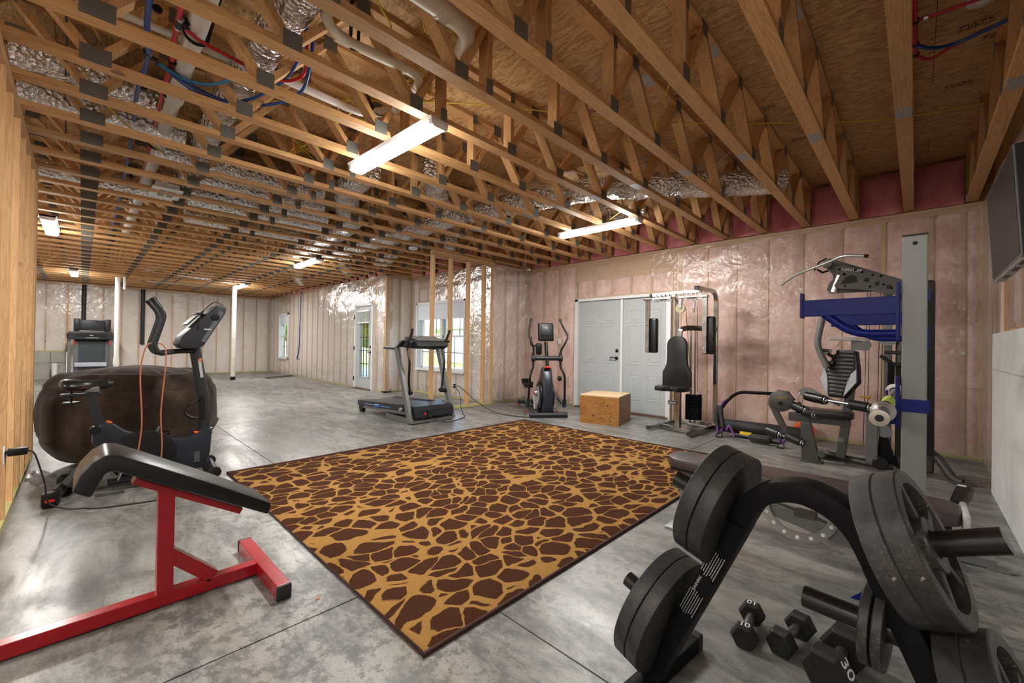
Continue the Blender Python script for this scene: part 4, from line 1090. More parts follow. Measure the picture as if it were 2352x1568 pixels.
# console and grips
m = MB(); m.prism([(-5.66, 1.10), (-5.36, 1.085), (-5.27, 1.13), (-5.31, 1.20), (-5.60, 1.265), (-5.66, 1.23)], (0, (YN + YF_) / 2 + .06, 0), (1, 0, 0), (0, 0, 1), .58); con = m.build('console', CHAR, t, 0, bevel=.015)
m = MB(); m.prism([(-5.60, 1.272), (-5.315, 1.208), (-5.313, 1.214), (-5.598, 1.279)], (0, (YN + YF_) / 2 + .06, 0), (1, 0, 0), (0, 0, 1), .50); m.build('console_panel', mat('console_grey', (.22, .22, .21), .5), con, 0)
for y, s in ((YN - .035, -1), (YF_ + .035, 1)):
    m = MB(); m.tube(fillet([(-5.97, y, 1.095), (-5.62, y, 1.085), (-5.42, y, 1.215), (-5.30, y, 1.20)], .06), .023, 12); m.build('handrail', CHAR, t)
    m = MB(); m.tube(fillet([(-5.36, y - s * .08, .46), (-5.36, y - s * .06, .60), (-5.33, y - s * .05, .90), (-5.40, y - s * .05, 1.10), (-5.31, y - s * .04, 1.24)], .05), .016, 10); m.build('arm_pole', BRONZE, t)
    m = MB(); m.tube([(-5.31, y - s * .04, 1.22), (-5.235, y - s * .03, 1.375)], .020, 12); m.build('arm_grip', RUBBER, t)
    m = MB(); m.cyl((-5.36, y - s * .10, .435), (-5.36, y + s * .02, .435), .035, n=14); m.rbox((-5.36, y - s * .06, .44), (.16, .06, .05), .02); m.build('arm_clamp', BLKP, t)
m = MB(); m.rbox((-5.50, YN + .07, 1.155), (.26, .16, .10), .02); m.build('cup_tray', CHAR, t)
# ------------------------------------------------------------------ elliptical
t = thing('elliptical_trainer', 'dark elliptical trainer in the corner beside the jump box', 'elliptical', (-4.25, 5.23, 0), math.radians(52))
# local frame: x along the front tube, +y towards the rear pedals
m = MB(True); m.cyl((-.27, 0, .042), (.29, 0, .042), .040, n=18); m.build('front_tube', CHAR, t)
for s in (-1, 1):
    m = MB(True); m.cyl((.01 + s * .25, 0, .042), (.01 + s * .31, 0, .042), .047, n=18); m.build('end_cap', RUBBER, t)
m = MB(True)
prof = [(.05, .06), (.02, .30), (.06, .52), (.14, .70), (.20, .80), (.30, .80), (.42, .66), (.56, .50), (.60, .30), (.52, .10), (.40, .06)]
m.prism([(p[0], p[1]) for p in prof], (.02, 0, 0), (0, 1, 0), (0, 0, 1), .17); m.build('flywheel_shroud', NAVYP, t, 25, bevel=.035)
for s in (-1, 1):
    m = MB(True); m.lathe([(.235, 0), (.235, .02), (.20, .035)], (.02 + s * .09, .32, .32), (s, 0, 0), 36); dk = m.build('crank_disc', BLKP, t)
    m = MB(True); m.lathe([(.16, .030), (.15, .045), (.05, .05)], (.02 + s * .095, .32, .32), (s, 0, 0), 30); m.build('silver_disc', mat('perforated_silver', (.36, .37, .38), .4, .6, .3, 80), dk)
    m = MB(True); m.lathe([(.055, .04), (.05, .085), (.03, .095)], (.02 + s * .095, .32, .36), (s, 0, 0), 20); m.build('crank_hub', STEEL, dk)
    m = MB(True); m.lathe([(.030, .09), (.026, .102)], (.02 + s * .095, .32, .36), (s, 0, 0), 16); m.build('hub_cap', REDPL, dk)
    m = MB(True); m.bar((.02 + s * .165, .32, .36), (.02 + s * .165, .25, .10), .03, .07, up=(1, 0, 0)); m.build('crank_arm', STEEL, dk, 0, bevel=.01)
m = MB(True); m.cyl((.02, .16, .79), (.02, .30, 1.22), .030, n=16); mast = m.build('mast', BRONZE, t)
m = MB(True); m.lathe([(.055, 0), (.045, .025)], (.02, .162, .785), (0, .31, .95), 16); m.build('mast_collar', REDPL, mast)
m = MB(True); m.rbox((.02, .32, 1.385), (.27, .055, .31), .03, 3, Matrix.Rotation(-.18, 3, 'X')); con = m.build('console', BLKP, t)
m = MB(True); m.rbox((.02, .288, 1.41), (.17, .012, .17), .012, 2, Matrix.Rotation(-.18, 3, 'X')); m.build('display_back', CHAR, con)
m = MB(True); m.lathe([(.018, 0), (.020, .004), (.006, .006)], (.02, .281, 1.45), (0, -1, -.18), 14); m.build('maker_badge', SILV, con)
m = MB(True); m.box((.0, .300, 1.30), (.03, .006, .012)); m.build('badge_plate', SILV, con)
m = MB(True); m.rbox((-.10, .30, 1.10), (.10, .10, .20), .03); m.build('bottle_holder', BLKP, t)
m = MB(True); m.tube(fillet([(-.22, .34, 1.30), (-.235, .33, 1.16), (-.16, .30, 1.15), (-.05, .28, 1.18)], .04), .016, 10); m.build('fixed_grip', RUBBER, t)
m = MB(True); m.cyl((-.24, .20, .95), (.28, .20, .95), .038, n=16); m.build('pivot_beam', CHAR, t)
for s in (-1, 1):
    xx = .02 + s * .23
    m = MB(True); m.lathe([(.05, -.03), (.056, -.02), (.056, .02), (.05, .03)], (xx, .20, .95), (1, 0, 0), 16); m.cyl((xx, .20, .93), (xx, .20, 1.04), .034, .026, 14); m.build('pivot_housing', CHAR, t)
    m = MB(True); m.tube(fillet([(xx, .20, 1.0), (xx, .16, 1.10), (xx + s * .05, -.02 + .10, 1.20), (xx + s * .10, .10, 1.32), (xx + s * .06, .26, 1.46), (xx + s * .02, .33, 1.585)], .09), .017, 10); m.build('arm_grip', RUBBER, t)
    m = MB(True); m.lathe([(.023, 0), (.023, .03)], (xx + s * .02, .33, 1.58), (0, .4, .9), 12); m.build('grip_knob', RUBBER, t)
    m = MB(True); m.tube(fillet([(xx, .20, .92), (xx, .20, .80), (xx + s * .06, .14, .68), (xx + s * .07, .16, .40), (xx + s * .08, .20, .22)], .08), .019, 10); m.build('lower_arm', BRONZE, t)
    m = MB(True); m.cyl((xx + s * .08, .20, .26), (xx + s * .08, .22, .14), .035, n=12); m.build('arm_joint', CHAR, t)
    m = MB(True); m.bar((xx + s * .05, .22, .20), (xx - s * .01, 1.15, .30 + .12 * s), .045, .05); m.build('pedal_bar', GREYM, t, 0)
    y0 = .92 + .12 * s; z0 = .36 - .10 * s
    m = MB(True); m.rbox((xx - s * .01, y0, z0), (.15, .38, .04), .015, 2, Matrix.Rotation(.12, 3, 'X')); pd = m.build('pedal', BLKP, t)
    m = MB(True); m.rbox((xx - s * .01, y0 + .18, z0 + .05), (.15, .03, .08), .01); m.rbox((xx - s * .08, y0, z0 + .03), (.015, .36, .05), .006); m.build('pedal_rim', BLKP, pd)
    m = MB(True); m.bar((.02 + s * .10, .2, .07), (.02 + s * .14, 1.55, .06), .05, .05); m.build('floor_rail', BLKP, t, 0)
m = MB(True); m.cyl((-.26, 1.50, .055), (.30, 1.50, .055), .038, n=16); m.build('rear_tube', CHAR, t)
for x in (-.24, .28):
    m = MB(True); m.cyl((x, 1.50, 0), (x, 1.50, .02), .022, n=12); m.build('levelling_foot', REDPL, t)
    m = MB(True); m.cyl((x, .55, .0), (x, .55, .02), .02, n=12); m.build('levelling_foot', REDPL, t)
m = MB(True); m.lathe([(.03, 0), (.045, .03), (.03, .06)], (.19, .12, .62), (1, 0, 0), 16); m.build('tension_knob', BLKP, t)
# ------------------------------------------------------------------ chrome pec-deck home gym
t = thing('home_gym', 'chrome chest-press gym with black pads and weight stack by the double door', 'home gym', (-2.4, 5.95, 0))
def sq(name, p, q, s=.05, mt=CHROME, up=(0, 0, 1), root=t):
    m = MB(); m.bar(p, q, s, s, up); return m.build(name, mt, root, 0, bevel=.004)
sq('floor_rail', (-2.67, 5.49, .045), (-2.62, 6.42, .045)); sq('floor_rail', (-2.10, 5.47, .045), (-2.07, 6.50, .045))
sq('cross_rail', (-2.66, 5.80, .045), (-2.09, 5.62, .045)); sq('cross_rail', (-2.62, 6.38, .045), (-2.08, 6.44, .045)); sq('cross_rail', (-2.36, 6.1, .045), (-2.07, 6.12, .045))
for x, y in ((-2.67, 5.492), (-2.10, 5.472)):
    m = MB(); m.box((x, y - .004, .045), (.053, .012, .053)); m.build('end_cap', RUBBER, t, 0)
sq('rear_post', (-2.60, 6.25, .05), (-2.60, 6.25, 1.90))
m = MB(); m.tube(fillet([(-2.055, 6.30, .05), (-2.055, 6.30, 1.96), (-2.09, 5.66, 1.955)], .16, 7), .03, flat=(.05, .05)); m.build('main_post', CHROME, t, 40)
m = MB(); m.box((-2.055, 6.272, .92), (.03, .006, .55)); m.build('decal_strip', BLKP, t, 0)
m = MB(); m.box((-2.092, 5.65, 1.955), (.053, .03, .053)); m.build('end_cap', RUBBER, t, 0)
sq('top_beam', (-2.74, 5.72, 1.90), (-2.08, 5.80, 1.93), .045); sq('top_beam', (-2.60, 6.25, 1.885), (-2.42, 5.70, 1.885), .05)
m = MB(); m.box((-2.755, 5.715, 1.90), (.03, .055, .055)); m.build('end_cap', RUBBER, t, 0)
for x0, x1, y in ((-2.72, -2.45, 5.70), (-2.35, -2.02, 5.72)):
    m = MB(); m.box(((x0 + x1) / 2, y, 1.85), (x1 - x0, .07, .02)); m.box(((x0 + x1) / 2, y + .02, 1.815), (x1 - x0, .04, .015))
    for k in range(4): m.cyl((x0 + .05 + k * .06, y, 1.80), (x0 + .05 + k * .06, y, 1.91), .010, n=8)
    m.lathe([(.05, -.012), (.055, 0), (.05, .012)], ((x0 + x1) / 2, y + .03, 1.835), (0, 0, 1), 20)
    m.build('pivot_bracket', mat('cast_aluminium', (.55, .55, .54), .4, .8), t, 30)
for x, yy in ((-2.745, 5.60), (-1.965, 5.60)):
    m = MB(); m.bar((x, yy, 1.82), (x, yy, 1.09), .055, .05, up=(0, 1, 0)); m.box((x, yy - .02, 1.83), (.09, .09, .03)); arm = m.build('swing_arm', CHROME, t, 0, bevel=.003)
    off = .035 if x < -2.4 else .03
    m = MB(); m.rbox((x + off, yy + .075, 1.325), (.155, .09, .49), .022, 3); m.build('arm_pad', VINYL, t)
    for z in (1.15, 1.48):
        m = MB(); m.lathe([(.013, 0), (.011, .010), (.004, .013)], (x, yy - .026, z), (0, -1, 0), 12); m.build('bolt', STEEL, arm)
# back pad: narrow head, wide foot
def pad_outline():
    half = [(.0, 1.325)]
    for k in range(1, 9):
        a = PI / 2 - k * PI / 16
        half.append((.135 * math.cos(a), 1.19 + .135 * math.sin(a)))
    half += [(.137, 1.0), (.142, .93), (.165, .87), (.195, .82), (.198, .62), (.185, .605)]
    return [(-x, z) for x, z in reversed(half[1:])] + half
m = MB(); m.prism(pad_outline(), (-2.40, 5.80, 0), (1, 0, 0), (0, 0, 1), .075); m.build('back_pad', VINYL, t, 40, bevel=.018)
seat = [(-.225, .0), (-.18, -.16), (-.05, -.20), (.05, -.13), (.15, -.20), (.225, -.10), (.225, .10), (.12, .17), (-.12, .17)]
m = MB(); m.prism(seat, (-2.41, 5.66, .60), (1, 0, 0), (0, 1, 0), .065); m.build('seat_pad', VINYL, t, 40, bevel=.02)
m = MB(); m.bar((-2.34, 5.70, .06), (-2.34, 5.70, .56), .06, .06, (0, 1, 0)); m.build('seat_post', CHROME, t, 0, bevel=.004)
sq('inner_post', (-2.44, 5.98, .06), (-2.44, 5.98, .60))
m = MB(); m.cyl((-2.47, 5.70, .40), (-2.34, 5.66, .40), .028, n=14); m.build('pivot_bolt', STEEL, t)
m = MB(); m.lathe([(.035, 0), (.03, .05), (.02, .06)], (-2.43, 5.92, .43), (0, 0, 1), 14); m.build('bumper', mat('orange_bumper', (.45, .10, .03), .5), t)
m = MB(); m.tube(fillet([(-2.38, 5.84, 1.28), (-2.38, 5.85, 1.42), (-2.30, 5.95, 1.44), (-2.06, 6.2, 1.43)], .08), .02, flat=(.05, .05)); m.build('pad_bracket', CHROME, t, 40)
for x in (-2.30, -2.24):
    m = MB(); m.cyl((x, 6.03, .10), (x, 6.03, 1.43), .013, n=12); m.build('guide_rod', CHROME, t)
for k in range(14):
    m = MB(); m.rbox((-2.27, 6.03, .155 + k * .0255), (.17, .10, .0225), .004); m.box((-2.355, 6.06, .155 + k * .0255), (.02, .07, .0225)); m.build('stack_plate', BLKM, t, 0)
m = MB(); m.box((-2.20, 6.10, .32), (.05, .05, .36)); m.build('stack_shroud', BLKM, t, 0)
m = MB(); m.lathe([(.03, -.012), (.065, -.012), (.065, -.004), (.055, 0), (.065, .004), (.065, .012), (.03, .012)], (-2.33, 5.72, 1.70), (0, 1, 0), 26); m.build('pulley', mat('olive_nylon', (.28, .25, .14), .5), t)
m = MB(); m.box((-2.33, 5.70, 1.76), (.04, .006, .12)); m.box((-2.33, 5.74, 1.76), (.04, .006, .12)); m.build('pulley_bracket', STEEL, t, 0)
m = MB(); m.tube([(-2.265, 5.74, 1.70), (-2.27, 6.0, .52)], .0035, 6); m.tube([(-2.17, 5.9, 1.72), (-2.19, 6.0, .55)], .0035, 6); m.build('cable', BRONZE, t)
m = MB(); m.box((-2.17, 5.78, 1.75), (.02, .03, .10)); m.cyl((-2.17, 5.78, 1.64), (-2.17, 5.78, 1.72), .012, n=8); m.build('cable_clip', STEEL, t, 30)
# ------------------------------------------------------------------ graphite multi-station machine (leg bench, lat tower)
t = thing('multi_gym', 'graphite strength machine with leg rollers, silver-sided back pad and lat bar', 'gym machine', (-.45, 5.5, 0))
yc = 5.42
def rbar(name, p, q, w, h, mt=DGREY, root=None, up=(0, 0, 1), bev=.008):
    m = MB(); m.bar(p, q, w, h, up); return m.build(name, mt, root or t, 0, bevel=bev)
m = MB(); m.prism([(-.86, .0), (-.70, .0), (-.785, .40), (-.87, .40)], (0, 5.30, .005), (1, 0, 0), (0, 0, 1), .075); m.build('front_leg', DGREY, t, 0, bevel=.008)
m = MB(); m.rbox((-.775, 5.30, .008), (.19, .14, .014), .006); m.build('foot_plate', DGREY, t)
m = MB(); m.lathe([(.035, -.012), (.035, .012)], (-.69, 5.27, .10), (0, 1, 0), 18); m.build('floor_pulley', DGREY, t)
rbar('seat_beam', (-1.0, yc, .43), (-.47, yc, .435), .07, .09)
rbar('rear_post', (-.55, yc + .02, .06), (-.455, yc + .02, .98), .075, .085, up=(0, 1, 0))
rbar('leg_arm', (-1.17, yc - .02, .57), (-1.0, yc - .02, .20), .06, .06, up=(0, 1, 0))
m = MB(); m.lathe([(.105, -.035), (.115, -.03), (.115, .03), (.105, .035)], (-1.07, yc - .03, .59), (0, 1, 0), 32); cam = m.build('cam_disc', DGREY, t)
m = MB(); m.lathe([(.018, 0), (.022, .012), (.010, .016)], (-1.07, yc - .065, .575), (0, -1, 0), 14); m.build('cam_bolt', BLKP, cam)
text('cam_lettering', 'TuffStuff', .026, (-1.06, yc - .067, .63), (1, 0, .05), (0, 0, 1), YELKN, cam)
m = MB(); m.tube([(-1.17, yc + .06, .60), (-1.11, yc + .06, .69), (-1.02, yc + .05, .68), (-.96, yc + .04, .60)], .016, 10); m.build('cam_guard', BLKP, t)
def roller(p, q, r=.048):
    m = MB(); d = (V(q) - V(p)); L = d.length
    m.lathe([(r * .7, 0), (r, .012), (r * 1.03, L * .5), (r, L - .012), (r * .7, L)], p, d, 20); o = m.build('foam_roller', VINYL, t)
    m = MB(); m.lathe([(r * .86, 0), (r * .86, .008), (r * .45, .010), (r * .40, .022), (r * .2, .024)], q, d, 20); m.build('roller_cap', STEEL, o); return o
roller((-1.0, yc + .02, .560), (-.825, yc - .12, .520), .044); roller((-.92, yc + .04, .505), (-.755, yc - .12, .485), .042)
roller((-1.20, yc - .07, .258), (-1.06, yc - .13, .234), .044); roller((-1.0, yc - .12, .230), (-.85, yc - .18, .190), .044)
m = MB(); m.cyl((-1.21, yc - .066, .26), (-.845, yc - .182, .189), .012, n=10); m.build('roller_axle', STEEL, t)
roller((-.86, yc + .05, .66), (-.67, yc - .06, .64)); roller((-.47, yc - .10, .625), (-.32, yc - .16, .615))
m = MB(); m.cyl((-.70, yc - .05, .645), (-.44, yc - .11, .625), .013, n=10); m.build('roller_axle', STEEL, t)
m = MB(); m.prism([(-.93, .70), (-.88, .75), (-.82, .75), (-.74, .70), (-.80, .66), (-.90, .66)], (0, yc + .06, 0), (1, 0, 0), (0, 0, 1), .02); m.build('cam_plate', LGREY, t, 0, bevel=.004)
rbar('press_link', (-.78, yc + .05, .70), (-.56, yc + .03, .60), .03, .04, GREYM)
m = MB(); m.tube([(-.90, yc - .01, .70), (-.915, yc - .02, .62), (-.90, yc - .02, .56)], .006, 6); m.build('chain', STEEL, t)
m = MB(); m.lathe([(.012, -.02), (.020, 0), (.012, .02)], (-.905, yc - .02, .575), (0, 0, 1), 10); m.build('clip', BRONZE, t)
# seat
m = MB(); m.prism([(-.86, -.15), (-.46, -.13), (-.44, 0), (-.46, .13), (-.86, .15), (-.90, 0)], (0, yc, .50), (1, 0, 0), (0, 1, 0), .075); m.build('seat_pad', VINYL, t, 40, bevel=.02)
# back pad facing left-front, leaning back
bx = Matrix.Rotation(math.radians(-18), 3, 'Z')
ux = bx @ V((.92, -.05, 0)); uz = V((.06, .12, .99))
bo = V((-.545, yc - .02, .92))
hexo = [(-.085, -.245), (.055, -.245), (.165, -.08), (.150, .06), (.120, .235), (-.035, .240), (-.120, .09), (-.180, -.08)]
m = MB(); m.prism(hexo, bo, ux, uz, .075); bp_ = m.build('back_pad', VINYL, t, 0, bevel=.016)
w_ = ux.cross(uz).normalized()
if w_.y > 0: w_ = -w_
m = MB()
for k in range(12):
    z = -.215 + k * .0395
    hw = .058 + .065 * max(0, min(1, (z + .22) / .28)) if z < .06 else .123 - .045 * (z - .06) / .175
    cx_ = -.012 + .012 * max(0, min(1, (z + .22) / .28)) + (.035 * max(0, z - .04) / .175)
    m.rbox(bo + w_ * .040 + uz * z + ux * cx_, (hw * 2, .016, .036), .007, 2, Matrix((ux.normalized(), -w_, uz.normalized())).transposed())
m.build('ribbed_cover', VINYL, bp_, 40)
for s, pl in ((1, [(.055, -.235), (.155, -.08), (.145, .05), (.100, .0), (.075, -.08)]), (-1, [(-.085, -.235), (-.168, -.08), (-.145, .06), (-.110, -.02), (-.095, -.12)])):
    m = MB(); m.prism(pl, bo + w_ * .040, ux, uz, .012); m.build('side_cushion', SILVINYL, bp_, 0, bevel=.004)
m = MB(); m.box((-.425, yc + .03, 1.215), (.10, .07, .10)); m.lathe([(.055, -.03), (.055, .03)], (-.375, yc + .02, 1.215), (0, 1, 0), 20); m.build('head_bracket', GREYM, t, 20)
m = MB(); m.tube([(-.645, yc - .1, 1.278), (-.40, yc - .03, 1.272), (-.35, yc + .02, 1.258)], .018, 12); m.build('row_bar', mat('satin_grip', (.72, .71, .68), .4, .2), t)
m = MB(); m.cyl((-.40, yc + .0, .70), (-.345, yc - .02, .70), .010, n=8); m.lathe([(.012, 0), (.020, .012), (.012, .03)], (-.35, yc - .02, .70), (1, -.2, 0), 12); m.build('pop_pin', YELKN, t)
# press arm, curved grey tube at the left with its grips
m = MB(); m.tube(fillet([(-.69, yc - .05, 1.56), (-.755, yc - .05, 1.22), (-.66, yc - .06, .985)], .10, 7), .030, 14); pa = m.build('press_arm', GREYM, t)
for p, q in (((-.725, yc - .04, 1.158), (-.635, yc - .06, 1.153)), ((-.61, yc - .02, 1.085), (-.665, yc - .06, 1.13)), ((-.685, yc - .05, 1.032), (-.62, yc - .05, 1.03))):
    m = MB(); m.cyl(p, q, .017, n=12); m.build('grip', RUBBER, pa)
    m = MB(); m.cyl(q, V(q) + (V(q) - V(p)) * .08, .020, n=12); m.build('grip_cap', STEEL, pa)
for p, q in (((-.215, yc - .10, 1.15), (-.10, yc - .12, 1.145)), ((-.245, yc - .10, 1.115), (-.16, yc - .06, 1.04)), ((-.17, yc - .05, 1.04), (-.09, yc - .06, 1.035))):
    m = MB(); m.cyl(p, q, .017, n=12); m.build('grip', RUBBER, t)
rbar('right_arm', (-.17, yc - .02, 1.05), (-.18, yc - .02, .60), .05, .05, BLKM, up=(0, 1, 0))
# tower with shroud
m = MB(); m.rbox((-.01, yc + .13, .93), (.27, .16, 1.80), .03, 3); tw = m.build('tower_shroud', DGREY, t)
m = MB(); m.box((.095, yc + .04, .95), (.05, .02, 1.5)); m.box((-.12, yc + .045, .6), (.03, .01, .9)); m.build('shroud_slot', BLKP, tw, 0)
rbar('tower_post', (-.20, yc + .10, .05), (-.20, yc + .10, 1.80), .06, .06, GREYM, up=(0, 1, 0))
rbar('tower_post', (-.31, yc + .02, .05), (-.31, yc + .02, .62), .09, .08, GREYM, up=(0, 1, 0))
m = MB(); m.prism([(-.27, .06), (-.12, .06), (-.25, .50)], (0, yc + .04, 0), (1, 0, 0), (0, 0, 1), .04); m.build('shroud_gusset', BLKM, t, 0)
m = MB(); m.prism([(-.60, 2.055), (-.10, 1.825), (-.10, 1.69), (-.22, 1.705), (-.32, 1.745), (-.45, 1.775), (-.56, 1.785), (-.612, 1.815), (-.585, 1.87), (-.565, 1.92), (-.575, 1.965), (-.605, 2.0)], (0, yc - .05, 0), (1, 0, 0), (0, 0, 1), .012)
for y in (yc - .05,): pass
arm = m.build('lat_arm', DGREY, t, 0)
m = MB(); m.prism([(-.72, 2.10), (-.66, 2.13), (-.10, 1.85), (-.10, 1.70), (-.32, 1.75), (-.60, 1.755), (-.655, 1.755), (-.685, 1.80), (-.665, 1.86), (-.63, 1.91), (-.635, 1.955), (-.70, 2.04)], (0, yc + .07, 0), (1, 0, 0), (0, 0, 1), .012); m.build('lat_arm', DGREY, t, 0)
for x, z, r in ((-.565, 1.985, .012), (-.53, 1.93, .014), (-.44, 1.965, .012), (-.39, 1.935, .011), (-.31, 1.90, .011), (-.25, 1.885, .011), (-.52, 1.81, .011), (-.33, 1.79, .011), (-.23, 1.80, .011), (-.17, 1.76, .010)):
    m = MB(); m.lathe([(r, 0), (r, .006), (r * .5, .008)], (x, yc - .056, z), (0, -1, 0), 12); m.build('bolt', BLKM, arm)
for pl in ([(-.56, 1.83), (-.52, 1.90), (-.47, 1.92), (-.435, 1.90), (-.42, 1.84)], [(-.385, 1.85), (-.36, 1.88), (-.33, 1.87), (-.34, 1.83)], [(-.295, 1.83), (-.255, 1.84), (-.265, 1.79), (-.29, 1.79)], [(-.215, 1.79), (-.17, 1.79), (-.18, 1.75), (-.205, 1.755)]):
    m = MB(); m.prism(pl, (0, yc - .0565, 0), (1, 0, 0), (0, 0, 1), .003); m.build('cut_out', BLKP, arm, 0)
m = MB(); m.lathe([(.045, -.03), (.05, -.028), (.05, .028), (.045, .03)], (-.48, yc + .01, 1.87), (0, 1, 0), 22); m.build('pulley', BLKP, t)
text('arm_lettering', 'TUFFSTUFF', .034, (-.475, yc - .0585, 1.965), (1, 0, -.17), (.17, 0, 1), SILV, arm)
m = MB(); m.lathe([(.04, -.02), (.045, 0), (.04, .02)], (-.675, yc + .0, 2.06), (0, 1, 0), 20); m.build('pulley', LGREY, t)
m = MB(); m.tube([(-.78, yc - .04, 2.0), (-.74, yc - .04, 2.08), (-.68, yc, 2.12)], .008, 8); m.tube([(-.74, yc - .14, 1.99), (-.70, yc - .10, 1.96), (-.66, yc - .06, 1.98)], .010, 8); m.build('cable', BLKP, t)
m = MB(); m.tube(fillet([(-1.13, yc + .22, 1.905), (-.98, yc + .10, 1.99), (-.66, yc - .18, 2.04), (-.50, yc - .34, 2.075), (-.335, yc - .42, 2.03)], .10, 7), .014, 12); lb = m.build('lat_bar', mat('satin_steel', (.62, .61, .58), .3, .8), t)
m = MB(); m.cyl((-.345, yc - .415, 2.033), (-.325, yc - .425, 2.027), .017, n=12); m.build('bar_end', BLKP, lb)
m = MB(); m.cyl((-.57, yc + .0, 1.93), (-.62, yc + .0, 1.76), .028, n=14); m.build('strut', mat('bright_strut', (.6, .6, .6), .25, .9), t)
m = MB(); m.lathe([(.075, -.01), (.075, .01)], (-.20, yc + .03, 1.285), (0, 1, 0), 24); m.build('pulley', LGREY, t)
m = MB(); m.lathe([(.06, -.012), (.06, .012)], (-.22, yc + .02, .38), (0, 1, 0), 24); m.build('pulley', LGREY, t)
m = MB()
for x in (-.36, -.335, -.26, -.235, -.215): m.tube([(x, yc + .12, 1.75), (x - .02, yc + .10, .20)], .003, 6)
m.tube([(-.70, 5.27, .07), (-.20, 5.30, .05)], .003, 6)
m.build('cable', BLKP, t)
m = MB(); m.lathe([(.05, -.03), (.06, -.02), (.06, .02), (.05, .03)], (-.24, yc - .10, .09), (0, 1, 0), 20); m.build('floor_pulley', BLKP, t)
m = MB(); m.tube([(-.84, yc + .28, .045), (-.35, yc + .02, .045), (-.15, yc + .03, .045)], .032, 12); m.build('base_tube', DGREY, t)
m = MB(); m.tube(fillet([(.10, yc + .10, .22), (.15, yc + .08, .18), (.24, yc + .02, .03), (.30, yc + .0, .012)], .08), .036, 12); m.rbox((.30, yc, .008), (.16, .10, .014), .005); m.build('rear_foot', DGREY, t)
m = MB(); m.rbox((-.62, yc + .18, .02), (.24, .09, .02), .006, 2, Matrix.Rotation(.4, 3, 'Z')); m.rbox((-.45, yc + .28, .02), (.20, .04, .03), .006); m.build('foot_pedal', BLKP, t)
m = MB(); m.lathe([(.028, -.008), (.028, .008)], (-.545, yc - .03, .25), (0, 1, 0), 16); m.build('pivot_plate', GREYM, t)
# ------------------------------------------------------------------ small things by the back wall
t = thing('band_bar', 'black resistance-band bar with purple rope ends beside the chrome gym', 'exercise bar', (-1.5, 5.83, 0))
m = MB(); m.tube(fillet([(-1.83, 5.86, .13), (-1.86, 5.87, .32), (-1.80, 5.88, .44), (-1.66, 5.90, .60), (-1.16, 5.93, .615)], .12, 8), .020, 12); m.build('bar', BLKM, t)
m = MB(); m.tube([(-1.885, 5.86, .16), (-1.89, 5.865, .30), (-1.865, 5.87, .40)], .032, 12); m.tube([(-1.80, 5.82, .14), (-1.83, 5.84, .28), (-1.845, 5.86, .40)], .030, 12); m.build('foam_handle', FOAM, t)
m = MB(); m.tube(smooth_path([(-1.885, 5.86, .16), (-1.87, 5.84, .06), (-1.845, 5.82, .05), (-1.80, 5.82, .13)], 5), .013, 8); m.tube(smooth_path([(-1.84, 5.875, .40), (-1.815, 5.88, .46), (-1.79, 5.885, .48)], 4), .014, 8); m.tube(smooth_path([(-1.76, 5.82, .10), (-1.73, 5.83, .16), (-1.69, 5.82, .10), (-1.65, 5.81, .03)], 5), .013, 8); m.tube(smooth_path([(-1.16, 5.76, .10), (-1.13, 5.77, .05), (-1.10, 5.77, .11)], 5), .014, 8); m.build('rope', PURP, t)
for x, y in ((-1.84, 5.80), (-1.14, 5.72)):
    m = MB(); m.tube([(x - .03, y - .03, .012), (x - .005, y, .075), (x + .03, y, .075), (x + .045, y - .03, .012)], .008, 8); m.tube([(x - .03, y - .03, .012), (x + .045, y - .03, .012)], .010, 8); m.build('clip', BLKP, t)
m = MB(); m.tube([(-1.65, 5.80, .05), (-1.15, 5.74, .05)], .016, 10); m.build('lower_bar', BLKM, t)
m = MB(); m.rbox((-1.36, 5.77, .065), (.24, .11, .09), .03); m.build('hub_block', CHAR, t)
m = MB(); m.box((-1.52, 5.77, .105), (.13, .012, .035)); m.build('yellow_label', YELPL, t, 0)
m = MB(); m.lathe([(.083, 0), (.085, .01), (.085, .98), (.083, .99)], (-2.02, 6.30, .085), (.98, .05, 0), 24); tag(m.build('foam_roll', FOAM), 'long dark foam roll lying along the pink wall', 'foam roller')
t = thing('cord_reel', 'orange cord reel on the floor under the leg bench', 'cord reel', (-1.02, 6.42, 0))
m = MB(); m.lathe([(.07, -.05), (.115, -.045), (.12, -.03), (.09, -.02), (.09, .02), (.12, .03), (.115, .045), (.07, .05)], (-1.02, 6.42, .122), (.25, -1, 0), 28); m.build('spool', ORPL, t)
m = MB(); m.lathe([(.06, 0), (.06, .012), (.02, .016)], (-1.035, 6.37, .122), (.25, -1, 0), 20); m.build('hub', LGREY, t)
# ------------------------------------------------------------------ folded treadmill at the far end
t = thing('treadmill', 'black treadmill folded upright at the far end behind the bean bag', 'treadmill', (-17.0, .18, 0))
for y in (-.25, .61):
    m = MB(); m.bar((-16.95, y, .06), (-16.95, y, 1.12), .06, .07, (0, 1, 0)); m.build('upright', GREYM, t, 0, bevel=.01)
    m = MB(); m.bar((-17.35, y, .05), (-16.6, y, .05), .07, .08); m.build('base_rail', CHAR, t, 0)
m = MB(); m.prism([(-.29, 1.13), (.65, 1.13), (.66, 1.28), (.60, 1.36), (-.24, 1.36), (-.31, 1.28)], (-16.93, 0, 0), (0, 1, 0), (0, 0, 1), .20); con = m.build('console', CHAR, t, 0, bevel=.03)
m = MB(); m.box((-16.82, .18, 1.255), (.012, .62, .085)); m.build('display', BLKP, con, 0)
m = MB(); m.box((-16.81, .18, 1.25), (.008, .07, .018)); m.build('maker_badge', SILV, con, 0)
m = MB(); m.box((-16.81, .20, 1.18), (.01, .26, .012)); m.build('light_bar', SILV, con, 0)
